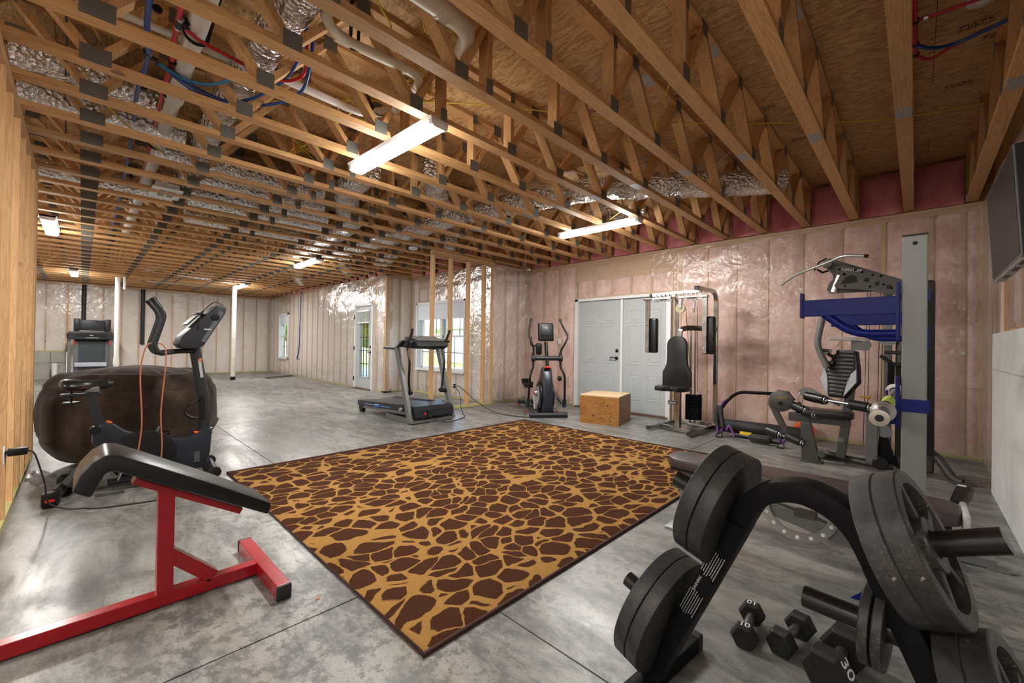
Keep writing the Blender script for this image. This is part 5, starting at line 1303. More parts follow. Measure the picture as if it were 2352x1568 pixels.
m = MB(); m.rbox((-17.05, .19, 1.52), (.06, .70, .34), .02); m.build('deck_end', CHAR, t)
for y in (-.11, .52):
    m = MB(); m.rbox((-17.02, y, 1.55), (.10, .13, .34), .02); m.build('roller_cover', CHAR, t)
m = MB(); m.rbox((-16.98, .19, 1.365), (.10, .52, .05), .015); m.build('tray', LGREY, t)
m = MB(); m.box((-17.06, .20, .74), (.05, .56, 1.0)); m.build('belt', BELT, t, 0)
for y in (-.12, .52):
    m = MB(); m.box((-17.04, y, .72), (.06, .09, 1.02)); m.build('foot_rail', mat('grey_rail', (.12, .12, .125), .4), t, 0)
m = MB(); m.tube([(-16.98, -.17, 1.10), (-16.98, .55, 1.10)], .02, 10); m.build('cross_bar', BLKP, t)
for y in (-.15, .55):
    m = MB(); m.rbox((-16.95, y, 1.05), (.05, .03, .13), .01); m.build('handle_grip', REDPL, t)
m = MB(); m.box((-16.95, .18, .42), (.10, .66, .12)); m.build('motor_cover', mat('pale_hood', (.42, .45, .52), .35), t, 0, bevel=.02)
# ------------------------------------------------------------------ bean bag
def bag(u, v):
    a = 2 * PI * u; p = (v - .5) * PI
    q = abs(math.sin(p)) ** .75 * (1 if p > 0 else -1); w = abs(math.cos(p)) ** .62
    fold = .034 * math.sin(a * 19 + 3 * math.sin(a * 3)) * (abs(math.sin(p)) ** 1.5) * w + .035 * noise.noise(V((math.cos(a) * 2, math.sin(a) * 2, p * 2))) + .014 * noise.noise(V((math.cos(a) * 7, math.sin(a) * 7, p * 3)))
    r = .665 * (w + fold)
    if p < -.2: r *= 1 + .04 * math.sin(a * 5)
    z = .465 + .47 * q + .04 * noise.noise(V((math.cos(a) * w * 1.7, math.sin(a) * w * 1.7, 5))) - (.04 if p > .9 else 0)
    seam = .012 * math.exp(-((p - .42) / .05) ** 2)
    return (-5.56 + (r - seam) * math.cos(a), .375 + (r - seam) * math.sin(a), max(.004, z))
m = MB(); m.grid(bag, 160, 64, wrapu=True)
bmesh.ops.remove_doubles(m.bm, verts=m.bm.verts[:], dist=.0005)
bag_o = tag(m.build('bean_bag', SUEDE, None, 180), 'huge brown corduroy bean bag against the open stud wall', 'bean bag')
m = MB(); sm_ = []
for k in range(72):
    p = V(bag(k / 72, .5 + .42 / PI)); c = V((-5.56, .375, p.z)); sm_.append(c + (p - c) * 1.004)
m.tube(sm_, .005, 6, closed=True); m.build('seam_piping', mat('brown_piping', (.03, .018, .012), .9), bag_o)
# ------------------------------------------------------------------ upright exercise bike
t = thing('exercise_bike', 'black upright exercise bike with looped handlebars in front of the bean bag', 'exercise bike', (-4.5, .35, 0))
bx_ = -4.5
def by(y, z): return (bx_, y, z)
m = MB(); m.cyl((-4.72, -.075, .045), (-4.30, -.135, .045), .036, n=16); m.build('rear_stabilizer', CHAR, t)
for x, y in ((-4.30, -.135), (-4.72, -.075)):
    m = MB(); m.rbox((x, y, .055), (.10, .085, .11), .02, 2, Matrix.Rotation(-.14, 3, 'Z')); ec = m.build('end_cap', BLKP, t)
    if x > -4.5:
        m = MB(); m.box((x + .052, y - .003, .055), (.004, .045, .018)); m.build('reflector', REDPL, ec, 0)
m = MB(); m.cyl((-4.74, .84, .045), (-4.28, .80, .045), .034, n=16); m.build('front_stabilizer', CHAR, t)
for x, y in ((-4.74, .845), (-4.28, .80)):
    m = MB(); m.lathe([(.04, -.02), (.048, -.015), (.048, .015), (.04, .02)], (x, y, .05), (1, -.1, 0), 18); m.build('transport_wheel', BLKP, t)
m = MB(); m.prism([(.06, .47), (.10, .53), (.17, .525), (.24, .455), (.36, .395), (.50, .345), (.62, .335), (.69, .365), (.71, .385), (.81, .39), (.80, .20), (.765, .06), (.60, .07), (.45, .14), (.30, .16), (.16, .22), (.06, .38)], (bx_, 0, 0), (0, 1, 0), (0, 0, 1), .14); fr = m.build('frame_shell', NAVYP, t, 25, bevel=.03)
m = MB(); m.lathe([(.20, 0), (.20, .05), (.16, .06)], (bx_ + .055, .36, .24), (1, 0, 0), 32); m.build('crank_cover', BLKP, t)
m = MB(); m.box((bx_ + .073, .70, .17), (.003, .04, .09)); m.build('maker_badge', mat('dark_emblem', (.06, .06, .065), .3), fr, 0)
m = MB(); m.cyl(by(-.05, .08), by(.12, .30), .05, n=14); m.build('rear_strut', CHAR, t)
m = MB(); m.tube([by(.115, .49), by(.045, .74)], .03, flat=(.052, .085), up=(1, 0, 0)); sp_ = m.build('seat_post', CHAR, t, 30)
for k in range(5):
    m = MB(); m.cyl((bx_ + .024, .10 - .014 * k, .53 + .05 * k), (bx_ + .029, .10 - .014 * k, .53 + .05 * k), .006, n=8); m.build('index_hole', INK, sp_)
m = MB(); m.cyl((bx_ + .05, .075, .485), (bx_ + .12, .075, .485), .03, n=16); m.build('height_knob', BLKP, t)
m = MB(); m.box((bx_ + .01, .155, .527), (.05, .035, .008), Matrix.Rotation(-.45, 3, 'X')); m.build('orange_tab', ORPL, t, 0)
m = MB(); m.rbox((bx_, .0, .748), (.05, .22, .022), .006); m.build('seat_slide', CHAR, t)
m = MB(); m.cyl(by(-.05, .69), by(-.05, .79), .007, n=8); m.lathe([(.045, 0), (.045, .012)], by(-.05, .685), (0, 0, 1), 14); m.build('seat_knob', BLKP, t)
m = MB(); m.rbox((bx_, .06, .785), (.06, .08, .05), .01); m.build('seat_clamp', GREYM, t)
def sad(u, v):
    a = 2 * PI * v; y = -.115 + .292 * u
    e = max(.02, 1 - abs(2 * u - 1) ** 7) ** .5
    w = (.026 + .082 * (1 / (1 + math.exp((u - .36) * 13)))) * e
    h = (.030 + .016 * (1 - u)) * e
    top = .868 - .012 * math.sin(PI * u) - .010 * u
    s_ = math.sin(a); c_ = math.cos(a)
    return (bx_ + w * c_, y, top - .028 + h * s_ * (.8 if s_ > 0 else 1.25) - .020 * (abs(c_) ** 3) * (1 - .5 * u))
m = MB(); rings = [[m.bm.verts.new(sad(i / 24, k / 24)) for k in range(24)] for i in range(25)]; m.skin(rings); sd = m.build('saddle', VINYL, t, 75)
m = MB(); m.tube([V(sad(.55, .0)) + V((.002, 0, 0)), V(sad(.40, .96)) + V((.002, 0, 0)), V(sad(.25, .90)) + V((.002, 0, 0)), V(sad(.04, .02)) + V((.002, 0, 0))], .0015, 6); m.build('red_stitching', mat('red_thread', (.35, .03, .02), .6), sd)
m = MB(); m.tube(fillet([by(.76, .34), by(.765, .56), by(.73, .80), by(.675, 1.14)], .15, 7), .042, 18); ms = m.build('mast', CHAR, t)
m = MB(); m.lathe([(.060, 0), (.060, .05), (.05, .055)], by(.76, .345), (0, 0, 1), 18); m.build('mast_socket', NAVYP, t)
m = MB(); m.box((bx_ + .03, .70, .375), (.05, .03, .012)); m.build('orange_tab', ORPL, t, 0)
m = MB(); m.box((bx_ + .043, .72, .92), (.003, .022, .15), Matrix.Rotation(.13, 3, 'X')); m.build('spec_label', SILV, ms, 0)
m = MB(); m.lathe([(.014, 0), (.014, .003)], (bx_ + .042, .715, 1.0), (1, 0, 0), 12); m.build('warning_sticker', mat('sticker_red', (.5, .12, .08), .5), ms)
# console: wedge leaning towards the rider
m = MB(); m.prism([(.545, 1.135), (.575, 1.095), (.68, 1.10), (.72, 1.115), (.87, 1.40), (.885, 1.455), (.86, 1.475), (.80, 1.47), (.68, 1.33), (.57, 1.20)], (bx_, 0, 0), (0, 1, 0), (0, 0, 1), .30); con = m.build('console', CHAR, t, 25, bevel=.02)
m = MB(); m.prism([(.70, 1.16), (.73, 1.15), (.86, 1.41), (.83, 1.43)], (bx_, 0, 0), (0, 1, 0), (0, 0, 1), .306); m.build('console_side', mat('slate_trim', (.07, .08, .09), .35), con, 0)
m = MB(); m.lathe([(.03, 0), (.03, .004), (.018, .006)], (bx_ + .153, .80, 1.37), (1, 0, 0), 20); m.build('speaker', BLKP, con)
m = MB(); m.box((bx_ + .154, .745, 1.262), (.003, .05, .012)); m.build('maker_badge', SILV, con, 0)
m = MB(); m.box((bx_, .665, 1.36), (.24, .012, .16), Matrix.Rotation(-.72, 3, 'X')); m.build('screen', TVSCR, con, 0)
m = MB(); m.rbox((bx_, .70, 1.395), (.20, .05, .02), .008); m.build('tablet_ledge', BLKP, con)
m = MB(); m.tube(smooth_path([(bx_ + .10, .87, 1.475), (bx_ + .10, .80, 1.50), (bx_ + .12, .72, 1.42), (bx_ + .15, .68, 1.30), (bx_ + .155, .685, 1.26)], 6), .004, 6); m.build('headphone_cord', BLKP, con)
for s in (1, -1):
    x1 = bx_ + s * .16
    m = MB(); m.tube(fillet([(bx_ + s * .02, .70, 1.075), (bx_ + s * .06, .56, 1.075), (x1, .43, 1.055), (x1, .395, 1.12), (x1, .462, 1.38), (x1, .385, 1.49)], .07, 7), .019, 12); hb = m.build('handlebar', CHAR, t)
    m = MB(); m.cyl((x1, .395, 1.476), (x1, .378, 1.500), .021, n=12); m.build('bar_end', BLKP, hb)
m = MB(); m.tube(fillet([(bx_ + .03, .72, .66), (bx_ + .06, .64, .63), (bx_ + .06, .60, .56), (bx_ + .06, .66, .50), (bx_ + .03, .74, .50)], .04), .010, 8); m.box((bx_ + .03, .735, .58), (.05, .03, .20)); m.build('bottle_cage', BLKP, t, 40)
for s, y, z in ((1, .22, .10), (-1, .47, .36)):
    m = MB(); m.bar((bx_ + s * .11, .36, .24), (bx_ + s * .11, y + .02, z + .02), .018, .03, (1, 0, 0)); m.build('crank_arm', BLKP, t, 0)
    m = MB(); m.rbox((bx_ + s * .18, y, z), (.10, .15, .028), .01); pd = m.build('pedal', BLKP, t)
    m = MB(); m.tube(fillet([(bx_ + s * .135, y - .02, z + .015), (bx_ + s * .15, y, z + .06), (bx_ + s * .22, y, z + .06), (bx_ + s * .235, y - .02, z + .015)], .02), .005, 6); m.build('toe_strap', GREYM, pd)
t2 = thing('jump_rope', 'copper-brown jump rope looped over the bike handlebar', 'jump rope', (-4.34, .42, .3))
m = MB(); m.tube(smooth_path([(-4.325, .30, .18), (-4.325, .332, .50), (-4.325, .318, .90), (-4.33, .345, 1.10), (-4.34, .385, 1.145)], 6), .005, 8); m.tube(smooth_path([(-4.34, .40, 1.145), (-4.325, .455, 1.12), (-4.315, .47, 1.0), (-4.315, .445, .60), (-4.315, .455, .35), (-4.315, .45, .17)], 6), .005, 8); m.build('rope', COPPERC, t2)
# ------------------------------------------------------------------ red preacher bench
t = thing('preacher_bench', 'red steel bench with sloping black curled pad at lower left', 'bench', (-2.38, .25, 0))
def rb(name, p, q, w, h, mt=REDP, up=(0, 0, 1), bev=.003):
    m = MB(); m.bar(p, q, w, h, up); return m.build(name, mt, t, 0, bevel=bev)
rb('base_rail', (-2.38, -.62, .036), (-2.38, .64, .036), .055, .055)
rb('cross_foot', (-2.68, .648, .036), (-2.06, .654, .036), .058, .062)
rb('cross_foot', (-2.68, -.62, .036), (-2.06, -.62, .036), .058, .062)
for x, y in ((-2.685, .648), (-2.055, .654), (-2.685, -.62), (-2.055, -.62)):
    m = MB(); m.rbox((x, y, .034), (.018, .064, .066), .006); m.build('end_cap', RUBBER, t)
rb('column', (-2.38, .268, .06), (-2.38, .268, .51), .058, .058, up=(0, 1, 0))
rb('brace', (-2.38, .28, .225), (-2.38, .445, .065), .055, .055)
rb('pad_rail', (-2.38, .16, .578), (-2.38, .55, .345), .075, .028)
top = [(-.02, .595), (.0, .655), (.035, .70), (.072, .722), (.108, .716), (.196, .665), (.43, .525), (.655, .383)]
bot = [(.640, .330), (.40, .473), (.163, .612), (.11, .645), (.088, .655), (.070, .645), (.032, .563)]
def rnd_poly(P): return P
m = MB(); m.prism(top + bot, (-2.385, 0, 0), (0, 1, 0), (0, 0, 1), .275); m.build('pad', VINYL, t, 50, bevel=.012)
# ------------------------------------------------------------------ weight tree with plates
TX, TY, TR_ = -.212, 1.334, math.radians(-6)
t = thing('weight_tree', 'black arched weight tree standing at the lower right', 'weight rack', (TX, TY, 0), TR_)
def leg_u(z): return .137 + .45 * (.70 - z)
path = [(-leg_u(.03), 0, .03), (-leg_u(.60), 0, .60)]
path += [(-.150, 0, .675), (-.118, 0, .735), (-.070, 0, .778), (0, 0, .797), (.070, 0, .778), (.118, 0, .735), (.150, 0, .675)]
path += [(leg_u(.60), 0, .60), (leg_u(.03), 0, .03)]
m = MB(True); m.tube(smooth_path(path, 5), .03, flat=(.053, .080), up=(0, 1, 0)); fr = m.build('frame', BLKM, t, 40, bevel=.006)
for s in (-1, 1):
    u = s * leg_u(.03)
    m = MB(True); m.bar((u, -.19, .032), (u, .29, .032), .06, .055); m.build('foot', BLKM, t, 0, bevel=.004)
    for y in (-.195, .295):
        m = MB(True); m.rbox((u, y, .033), (.064, .04, .066), .008); m.build('end_cap', RUBBER, t)
# warning label lines on the left leg, facing the viewer
lg = V((.45, 0, 1)).normalized(); pn = V((1, 0, -.45)).normalized()
rn = random.Random(3)
for blk, z0_, n_ in ((0, .475, 9), (1, .335, 9)):
    m = MB(True)
    for k in range(7):
        off = -.021 + k * .0068
        L = .095 * rn.uniform(.7, 1); c0 = V((-leg_u(z0_ + .05), -.0435, z0_ + .05)) + pn * off
        q = -L / 2
        while q < L / 2:
            w = rn.uniform(.004, .012); m.bar(c0 + lg * q, c0 + lg * min(q + w, L / 2), .0022, .0008, up=(0, 1, 0)); q += w + .002
    tag(m.build('warning_label', SILV, t, 0), kind='stuff')
text('warning_heading', 'WARNING', .012, V((-leg_u(.447), -.0436, .447)) + pn * -.012, lg * 1, -pn, SILV, t, local=True)
def peg(name, u, z, s, tilt, L):
    d = V((s * math.cos(tilt), 0, math.sin(tilt)))
    p = V((u, 0, z))
    m = MB(True); m.tube([p, p + d * L], .0262, 24); m.build(name, PEGM, t, 40)
    return p, d
rad = math.radians
pegs = [peg('peg', -leg_u(.677), .677, -1, rad(17), .215), peg('peg', leg_u(.70), .70, 1, rad(24), .230), peg('peg', -leg_u(.268), .268, -1, rad(17), .215), peg('peg', leg_u(.40), .40, 1, rad(22), .24)]
ip0 = V((leg_u(.52), 0, .52)); ip1 = V((.004, .0, .522)); idr = (ip1 - ip0).normalized()
m = MB(True); m.tube([ip0, ip1], .0262, 24); m.build('peg', PEGM, t, 40)
RT = Matrix.Translation((TX, TY, 0)) @ Matrix.Rotation(TR_, 4, 'Z')
def plate(p, d, dist, R, th, label, mt, dish=1, ribs=5, group='iron weight plates on the tree', rot=.3):
    """P, d in the tree's frame; dish = +1 recess on the outer side."""
    base = RT @ (p + d * dist); ax = (RT.to_3x3() @ d).normalized()
    o = thing('weight_plate', label, 'weight plate', base, 0, group)
    h = .0285
    prof = [(h, 0), (R - .002, 0), (R, .002), (R, th - .003), (R - .003, th), (R - .030, th), (R - .036, th * .42), (.062, th * .42), (.056, th), (h, th)]
    if dish < 0: prof = [(r, th - z) for r, z in reversed(prof)]
    if dish == 0: prof = [(h, .002), (.052, 0), (R - .02, .001), (R - .002, .0015), (R, .003), (R, th - .003), (R - .003, th), (.052, th), (h, th - .002)]
    m = MB(); a = V((0, 0, 1)) if abs(ax.z) < .9 else V((1, 0, 0)); x = a.cross(ax).normalized(); y = ax.cross(x)
    rings = [m.ring(base + ax * z, x, y, r, 56) for r, z in prof]
    m.skin(rings, closed=True); disc = m.build('disc', mt, o, 30)
    if dish:
        zc = th * .62 if dish > 0 else th * .38
        for k in range(ribs):
            m = MB()
            an = rot + 2 * PI * k / ribs; r = x * math.cos(an) + y * math.sin(an)
            m.bar(base + ax * zc + r * .055, base + ax * zc + r * (R - .030), .020, th * .55, ax)
            m.build('rib', mt, o, 0, bevel=.003)
    return o
th = .045
q = .029
(pl, dl), (pr, dr), (pll, dll), (prl, drl) = pegs
plate(pl, dl, q, .172, th, 'upper left iron plate on the tree, the inner one against the frame', IRON, 0)
plate(pl, dl, q + th + .0006, .172, th, 'upper left iron plate on the tree, the outer one with the peg poking out', IRON, 0)
plate(pll, dll, q, .195, th, 'lower left iron plate on the tree, the inner one beside the warning label', IRON2, 0)
plate(pll, dll, q + th + .0006, .195, th, 'lower left iron plate on the tree, the outer one', IRON2, 0)
plate(pr, dr, q, .160, th, 'upper right iron plate on the tree, the inner one against the arch', IRON2, 0)
plate(pr, dr, q + th + .0006, .160, th, 'upper right iron plate on the tree with open ribbed face', IRON, 1)
plate(prl, drl, q, .160, th, 'lower right iron plate on the tree, the inner one at the bottom edge', IRON, 0)
plate(prl, drl, q + th + .0006, .160, th, 'lower right iron plate on the tree with ribbed face, at the bottom corner', IRON, 1)
L_ = (ip1 - ip0).length
plate(ip0, idr, .046, .092, .021, 'small iron plate on the inward peg, nearer the leg', IRON2, 0)
plate(ip0, idr, .070, .092, .021, 'small iron plate on the inward peg, nearer the peg tip', IRON2, 0)
# ------------------------------------------------------------------ hex dumbbells
def hexd(c, ang, sp, R, th, hr, label, txt, face):
    A = R * math.cos(PI / 6)
    t = thing('dumbbell', label, 'dumbbell', (c[0], c[1], 0), ang, 'hex dumbbells on the floor')
    for s in (-1, 1):
        m = MB(True)
        rings = []
        for x, r in ((-th / 2, R * .82), (-th / 2 + .012, R), (th / 2 - .012, R), (th / 2, R * .82)):
            rings.append([m.bm.verts.new((s * sp / 2 + x, r * math.cos(k * PI / 3), A + r * math.sin(k * PI / 3))) for k in range(6)])
        m.skin(rings); hd = m.build('head', HEXM, t, 0, bevel=.0025)
        if txt and (face == 'both' or s == face):
            if face == 'both':
                # white number block on the flat top
                zt = 2 * A + .0012
                text('number', txt, R * .78, (s * sp / 2, 0, zt), (0, s, 0), (-s, 0, 0), WHT, t, local=True)
            else:
                n = V((0, -math.cos(PI / 6), .5)); up = V((0, -.5, -math.cos(PI / 6)))
                cc = V((s * sp / 2, 0, A)) + n * (A + .0012)
                text('number', txt, R * .85, cc, up, V((1, 0, 0)), WHT, t, local=True)
    m = MB(True); m.tube([(-sp / 2 + th / 2, 0, A), (-sp / 4, 0, A), (0, 0, A), (sp / 4, 0, A), (sp / 2 - th / 2, 0, A)], [hr * .95, hr * 1.05, hr * 1.12, hr * 1.05, hr * .95], 16); m.build('handle', STEEL if False else mat('dark_chrome', (.16, .16, .16), .3, .8), t)
    return t
hexd((-.487, 1.915), math.radians(96), .180, .050, .050, .0155, 'small dumbbell with the number ten on both heads', '10', 'both')
hexd((-.349, 1.968), math.radians(79), .172, .054, .056, .0165, 'unmarked dumbbell in the middle of the three on the floor', None, 0)
hexd((-.198, 1.905), math.radians(79), .185, .076, .078, .0185, 'biggest dumbbell with the number thirty on its near head', '30', -1)
# ------------------------------------------------------------------ bench-press rack
t = thing('press_rack', 'grey two-post bench press rack with royal blue arms', 'weight rack', (0, 2.94, 0))
PX = -.006
for y in (2.43, 3.45):
    m = MB(); m.box((PX, y, .84), (.077, .077, 1.616)); up_ = m.build('upright', LGREY if y < 3 else GREYM, t, 0, bevel=.004)
    m = MB(); m.box((PX, y, 1.651), (.078, .078, .006)); m.build('post_cap', BLKP, up_, 0)
    m = MB(); m.lathe([(.008, 0), (.008, .002)], (PX, y - .0392, 1.615), (0, -1, 0), 12); m.build('bolt_hole', INK, up_)
    m = MB(); m.bar((-.36, y, .030), (.315, y, .030), .075, .05); m.build('foot_beam', LGREY, t, 0, bevel=.004)
    for x in (-.37, .33):
        m = MB(); m.prism([(-.05, -.045), (.03, -.045), (.055, -.03), (.06, 0), (.055, .03), (.03, .045), (-.05, .045)], (x, y, .006), (1 if x > 0 else -1, 0, 0), (0, 1, 0), .010); m.build('foot_plate', LGREY, t, 0)
    m = MB(); m.prism([(-.20, .055), (-.04, .055), (-.04, .22)], (PX, y, 0), (1, 0, 0), (0, 0, 1), .010); m.build('foot_gusset', BLUEP, t, 0)
    yy = y - .012
    m = MB(); m.box((-.056, y - .01, 1.335), (.012, .075, .245)); arm = m.build('arm_bracket', BLUEP, t, 0, bevel=.003)
    m = MB(); m.box((-.225, yy, 1.364), (.335, .045, .076)); m.build('safety_arm', BLUEP, t, 0, bevel=.003)
    m = MB(); m.prism([(-.025, -.048), (.012, -.048), (.012, .048), (0, .068), (-.012, .068), (-.012, .048)], (-.396, yy, 1.37), (0, 1, 0), (0, 0, 1), .012)
    m.box((-.396, yy, 1.376), (.010, .060, .115)); m.build('arm_lip', BLUEP, t, 0)
    m = MB(); m.tube(fillet([(-.31, yy, 1.335), (-.205, yy, 1.242), (-.055, yy, 1.242)], .08, 6), .0185, 14); m.build('arm_brace', BLUEP, t)
    # low bar cups
    m = MB(); m.box((-.056, y - .01, .955), (.012, .085, .21)); m.build('cup_plate', BLUEP, t, 0, bevel=.003)
    m = MB(); m.box((-.093, y - .01, .872), (.075, .05, .028)); m.box((-.128, y - .01, .893), (.010, .05, .065)); m.build('bar_cup', BLUEP, t, 0, bevel=.003)
    m = MB()
    m.box((PX, y - .0425, .943), (.092, .006, .052)); m.box((.0365, y, .943), (.006, .088, .052)); m.build('clamp_band', BLUEP, t, 0)
    m = MB(); m.box((.0365, y, 1.40), (.008, .06, .05)); m.box((.0365, y, 1.22), (.008, .05, .09)); m.build('arm_pin', BLUEP, t, 0)
m = MB(); m.bar((PX, 2.47, .032), (PX, 3.41, .032), .06, .05); m.build('base_rail', LGREY, t, 0)
t = thing('barbell', 'chrome barbell resting in the low blue cups of the rack', 'barbell', (-.098, 2.94, .918))
bz = .916
m = MB(); m.cyl((-.098, 2.34, bz), (-.098, 3.54, bz), .014, n=16); m.build('shaft', STEEL, t)
for s, y in ((-1, 2.34), (1, 3.54)):
    m = MB(); m.cyl((-.098, y, bz), (-.098, y + s * .245, bz), .0250, n=28); sl = m.build('sleeve', CHROME, t)
    m = MB(); m.lathe([(.02, 0), (.042, .003), (.042, .020), (.030, .026), (.026, .03)], (-.098, y, bz), (0, s, 0), 30); m.build('collar', STEEL, sl)
    m = MB(); m.lathe([(.0255, 0), (.0305, .003), (.0305, .013), (.013, .0145)], (-.098, y + s * .243, bz), (0, s, 0), 30); m.build('end_ring', mat('aged_brass_steel', (.40, .37, .31), .4, .8), sl)
    m = MB(); m.lathe([(.0135, 0), (.0125, .0035), (.004, .004)], (-.098, y + s * .257, bz), (0, s, 0), 24); m.build('end_cap', BLKP, sl)
def towel(u, v):
    a = -2.3 + 4.6 * v; y = 2.60 + .26 * u
    drop = 0 if abs(a) < 1.6 else (abs(a) - 1.6) * .09
    return (-.098 + .024 * math.sin(max(-1.6, min(1.6, a))), y + .01 * noise.noise(V((u * 4, v * 4, 1))), bz + .024 * math.cos(max(-1.6, min(1.6, a))) - drop + .004 * noise.noise(V((u * 6, v * 6, 3))))
m = MB(); m.grid(towel, 16, 24); o = m.build('hand_towel', LIME, None, 180); tag(o, 'lime green cloth wrapped over the barbell shaft', 'towel')
md = o.modifiers.new('thick', 'SOLIDIFY'); md.thickness = .004
# ------------------------------------------------------------------ flat bench
t = thing('weight_bench', 'long black padded bench with grey legs crossing behind the weight tree', 'bench', (-.5, 2.84, 0))
def capsule(x0, x1, hw, r0, r1):
    P = []
    for k in range(9): P.append((x0 + r0 - r0 * math.sin(PI * k / 16) if False else x0 + r0 * (1 - math.cos(PI / 2 - PI * k / 16)), 0))
    out = []
    for k in range(9):
        a = PI + PI / 2 * (k / 8)
        out.append((x0 + r0 + r0 * math.cos(a), -hw + r0 + r0 * math.sin(a)))
    for k in range(9):
        a = 1.5 * PI + PI / 2 * (k / 8); out.append((x1 - r1 + r1 * math.cos(a), -hw + r1 + r1 * math.sin(a)))
    for k in range(9):
        a = PI / 2 * (k / 8); out.append((x1 - r1 + r1 * math.cos(a), hw - r1 + r1 * math.sin(a)))
    for k in range(9):
        a = PI / 2 + PI / 2 * (k / 8); out.append((x0 + r0 + r0 * math.cos(a), hw - r0 + r0 * math.sin(a)))
    return out
m = MB(); m.prism(capsule(-1.205, -.235, .138, .11, .03), (0, 2.84, .412), (1, 0, 0), (0, 1, 0), .062); bp2 = m.build('back_pad', VINYLB, t, 40, bevel=.012)
m = MB(); m.prism(capsule(-.225, .155, .138, .03, .09), (0, 2.84, .412), (1, 0, 0), (0, 1, 0), .062); m.build('seat_pad', VINYLB, t, 40, bevel=.012)
for a, c in ((-1.17, -.25), (-.21, .12)):
    m = MB(); m.box(((a + c) / 2, 2.84, .370), (c - a, .21, .022)); m.build('pad_board', BLKP, t, 0)
m = MB()
st = capsule(-1.20, -.24, .1395, .11, .03)
pts = [V((x, 2.84 + y, .432)) for x, y in st]
for i in range(len(pts)):
    a, c = pts[i], pts[(i + 1) % len(pts)]; L = (c - a).length; n = max(1, int(L / .008))
    for k in range(n):
        p = a + (c - a) * (k / n); qd = a + (c - a) * ((k + .55) / n)
        m.bar(p, qd, .0018, .0018)
m.build('stitching', mat('grey_thread', (.30, .29, .28), .7), bp2, 0)
m = MB(); m.prism([(-1.14, .012), (-1.02, .012), (-1.07, .34), (-1.13, .34)], (0, 2.84, 0), (1, 0, 0), (0, 0, 1), .07); m.build('front_leg', GREYM, t, 0, bevel=.006)
m = MB(); m.rbox((-1.085, 2.84, .008), (.16, .40, .016), .006); m.build('foot_plate', LGREY, t)
m = MB(); m.bar((-1.09, 2.84, .335), (.10, 2.84, .100), .06, .075); m.build('spine_beam', GREYM, t, 0, bevel=.005)
m = MB(); m.bar((.08, 2.70, .04), (.08, 2.98, .04), .06, .055); m.build('rear_foot', GREYM, t, 0, bevel=.005)
m = MB(); m.bar((-.28, 2.84, .20), (-.24, 2.84, .37), .05, .05, (0, 1, 0)); m.bar((.02, 2.84, .10), (-.02, 2.84, .36), .05, .05, (0, 1, 0)); m.build('support_post', GREYM, t, 0)
m = MB(); m.box((-.44, 2.84, .245), (.10, .075, .03)); m.cyl((-.47, 2.80, .25), (-.47, 2.88, .25), .012, n=10); m.build('hinge_block', DGREY, t, 20)
outer = [(.185 * math.cos(a), .185 * math.sin(a)) for a in [PI + PI * k / 24 for k in range(25)]]; inner = [(.140 * math.cos(a), .140 * math.sin(a)) for a in [2 * PI - PI * k / 24 for k in range(25)]]
m = MB(); m.prism(outer + inner, (-.47, 2.795, .285), (1, 0, 0), (0, 0, 1), .010); ar = m.build('ladder_arc', STEEL, t, 0)
for k in range(7):
    a = PI + PI * (k + 1) / 8
    m = MB(); m.lathe([(.010, 0), (.010, .0115)], (-.47 + .163 * math.cos(a), 2.7893, .285 + .163 * math.sin(a)), (0, 1, 0), 12); m.build('peg_hole', mat('hole_grey', (.62, .62, .60), .6), ar)
m = MB(); m.cyl((.09, 2.80, .335), (.09, 2.70, .352), .011, n=10); m.rbox((.09, 2.69, .355), (.05, .035, .028), .008); m.build('pop_pin', ORPL, t)
m = MB(); m.rbox((.165, 2.86, .40), (.025, .24, .09), .010); m.build('end_wrap', CLEAR, t)
m = MB(); m.rbox((.150, 3.62, .05), (.10, .14, .09), .02, 2, Matrix.Rotation(.4, 3, 'Z')); tag(m.build('plastic_case', CLEAR), 'small clear plastic case on the floor behind the bench', 'case')
t = thing('ankle_strap', 'black strap lying flat on the floor by the concrete wall', 'strap', (.245, 4.95, 0))
m = MB(); m.grid(lambda u, v: (.19 + .075 * u + .075 * v, 4.68 + .62 * v, .014 + .012 * math.sin(PI * v)), 4, 16); o = m.build('band', BLKP, t, 180); o.modifiers.new('thick', 'SOLIDIFY').thickness = .008
m = MB(); m.box((.285, 5.22, .028), (.05, .05, .004)); m.build('patch', WHT, t, 0)
# ------------------------------------------------------------------ television
t = thing('television', 'black flat television on a wall mount at the right edge', 'television', (.37, 3.69, 1.62))
tl = Matrix.Rotation(math.radians(-3), 3, 'Y')
tc = V((.365, 3.69, 1.915))
def tvb(name, off, d, mt, bev=0):
    m = MB(); m.box(tc + tl @ V(off), d, tl); return m.build(name, mt, t, 0, bevel=bev)
tvb('casing', (.012, 0, 0), (.045, 1.03, .56), BLKP, .006)
tvb('bezel', (-.012, 0, 0), (.008, 1.035, .565), mat('bezel_grey', (.10, .095, .10), .35), .003)
tvb('screen', (-.0165, 0, .004), (.003, 1.005, .53), TVSCR)
tvb('underside_trim', (.010, 0, -.284), (.048, 1.02, .008), mat('pale_trim', (.42, .38, .36), .45))
for y in (-.36, -.10, .22):
    tvb('foot_slot', (.012, y, -.289), (.020, .13, .004), BLKP)
tvb('back_box', (.055, -.25, -.04), (.05, .48, .40), mat('speckled_black', (.02, .02, .02), .7), .01)
m = MB(); m.box((.50, 3.69, 1.93), (.03, .30, .25)); m.bar((.43, 3.69, 1.95), (.50, 3.69, 1.95), .06, .10); m.build('wall_mount', BLKM, t, 0)
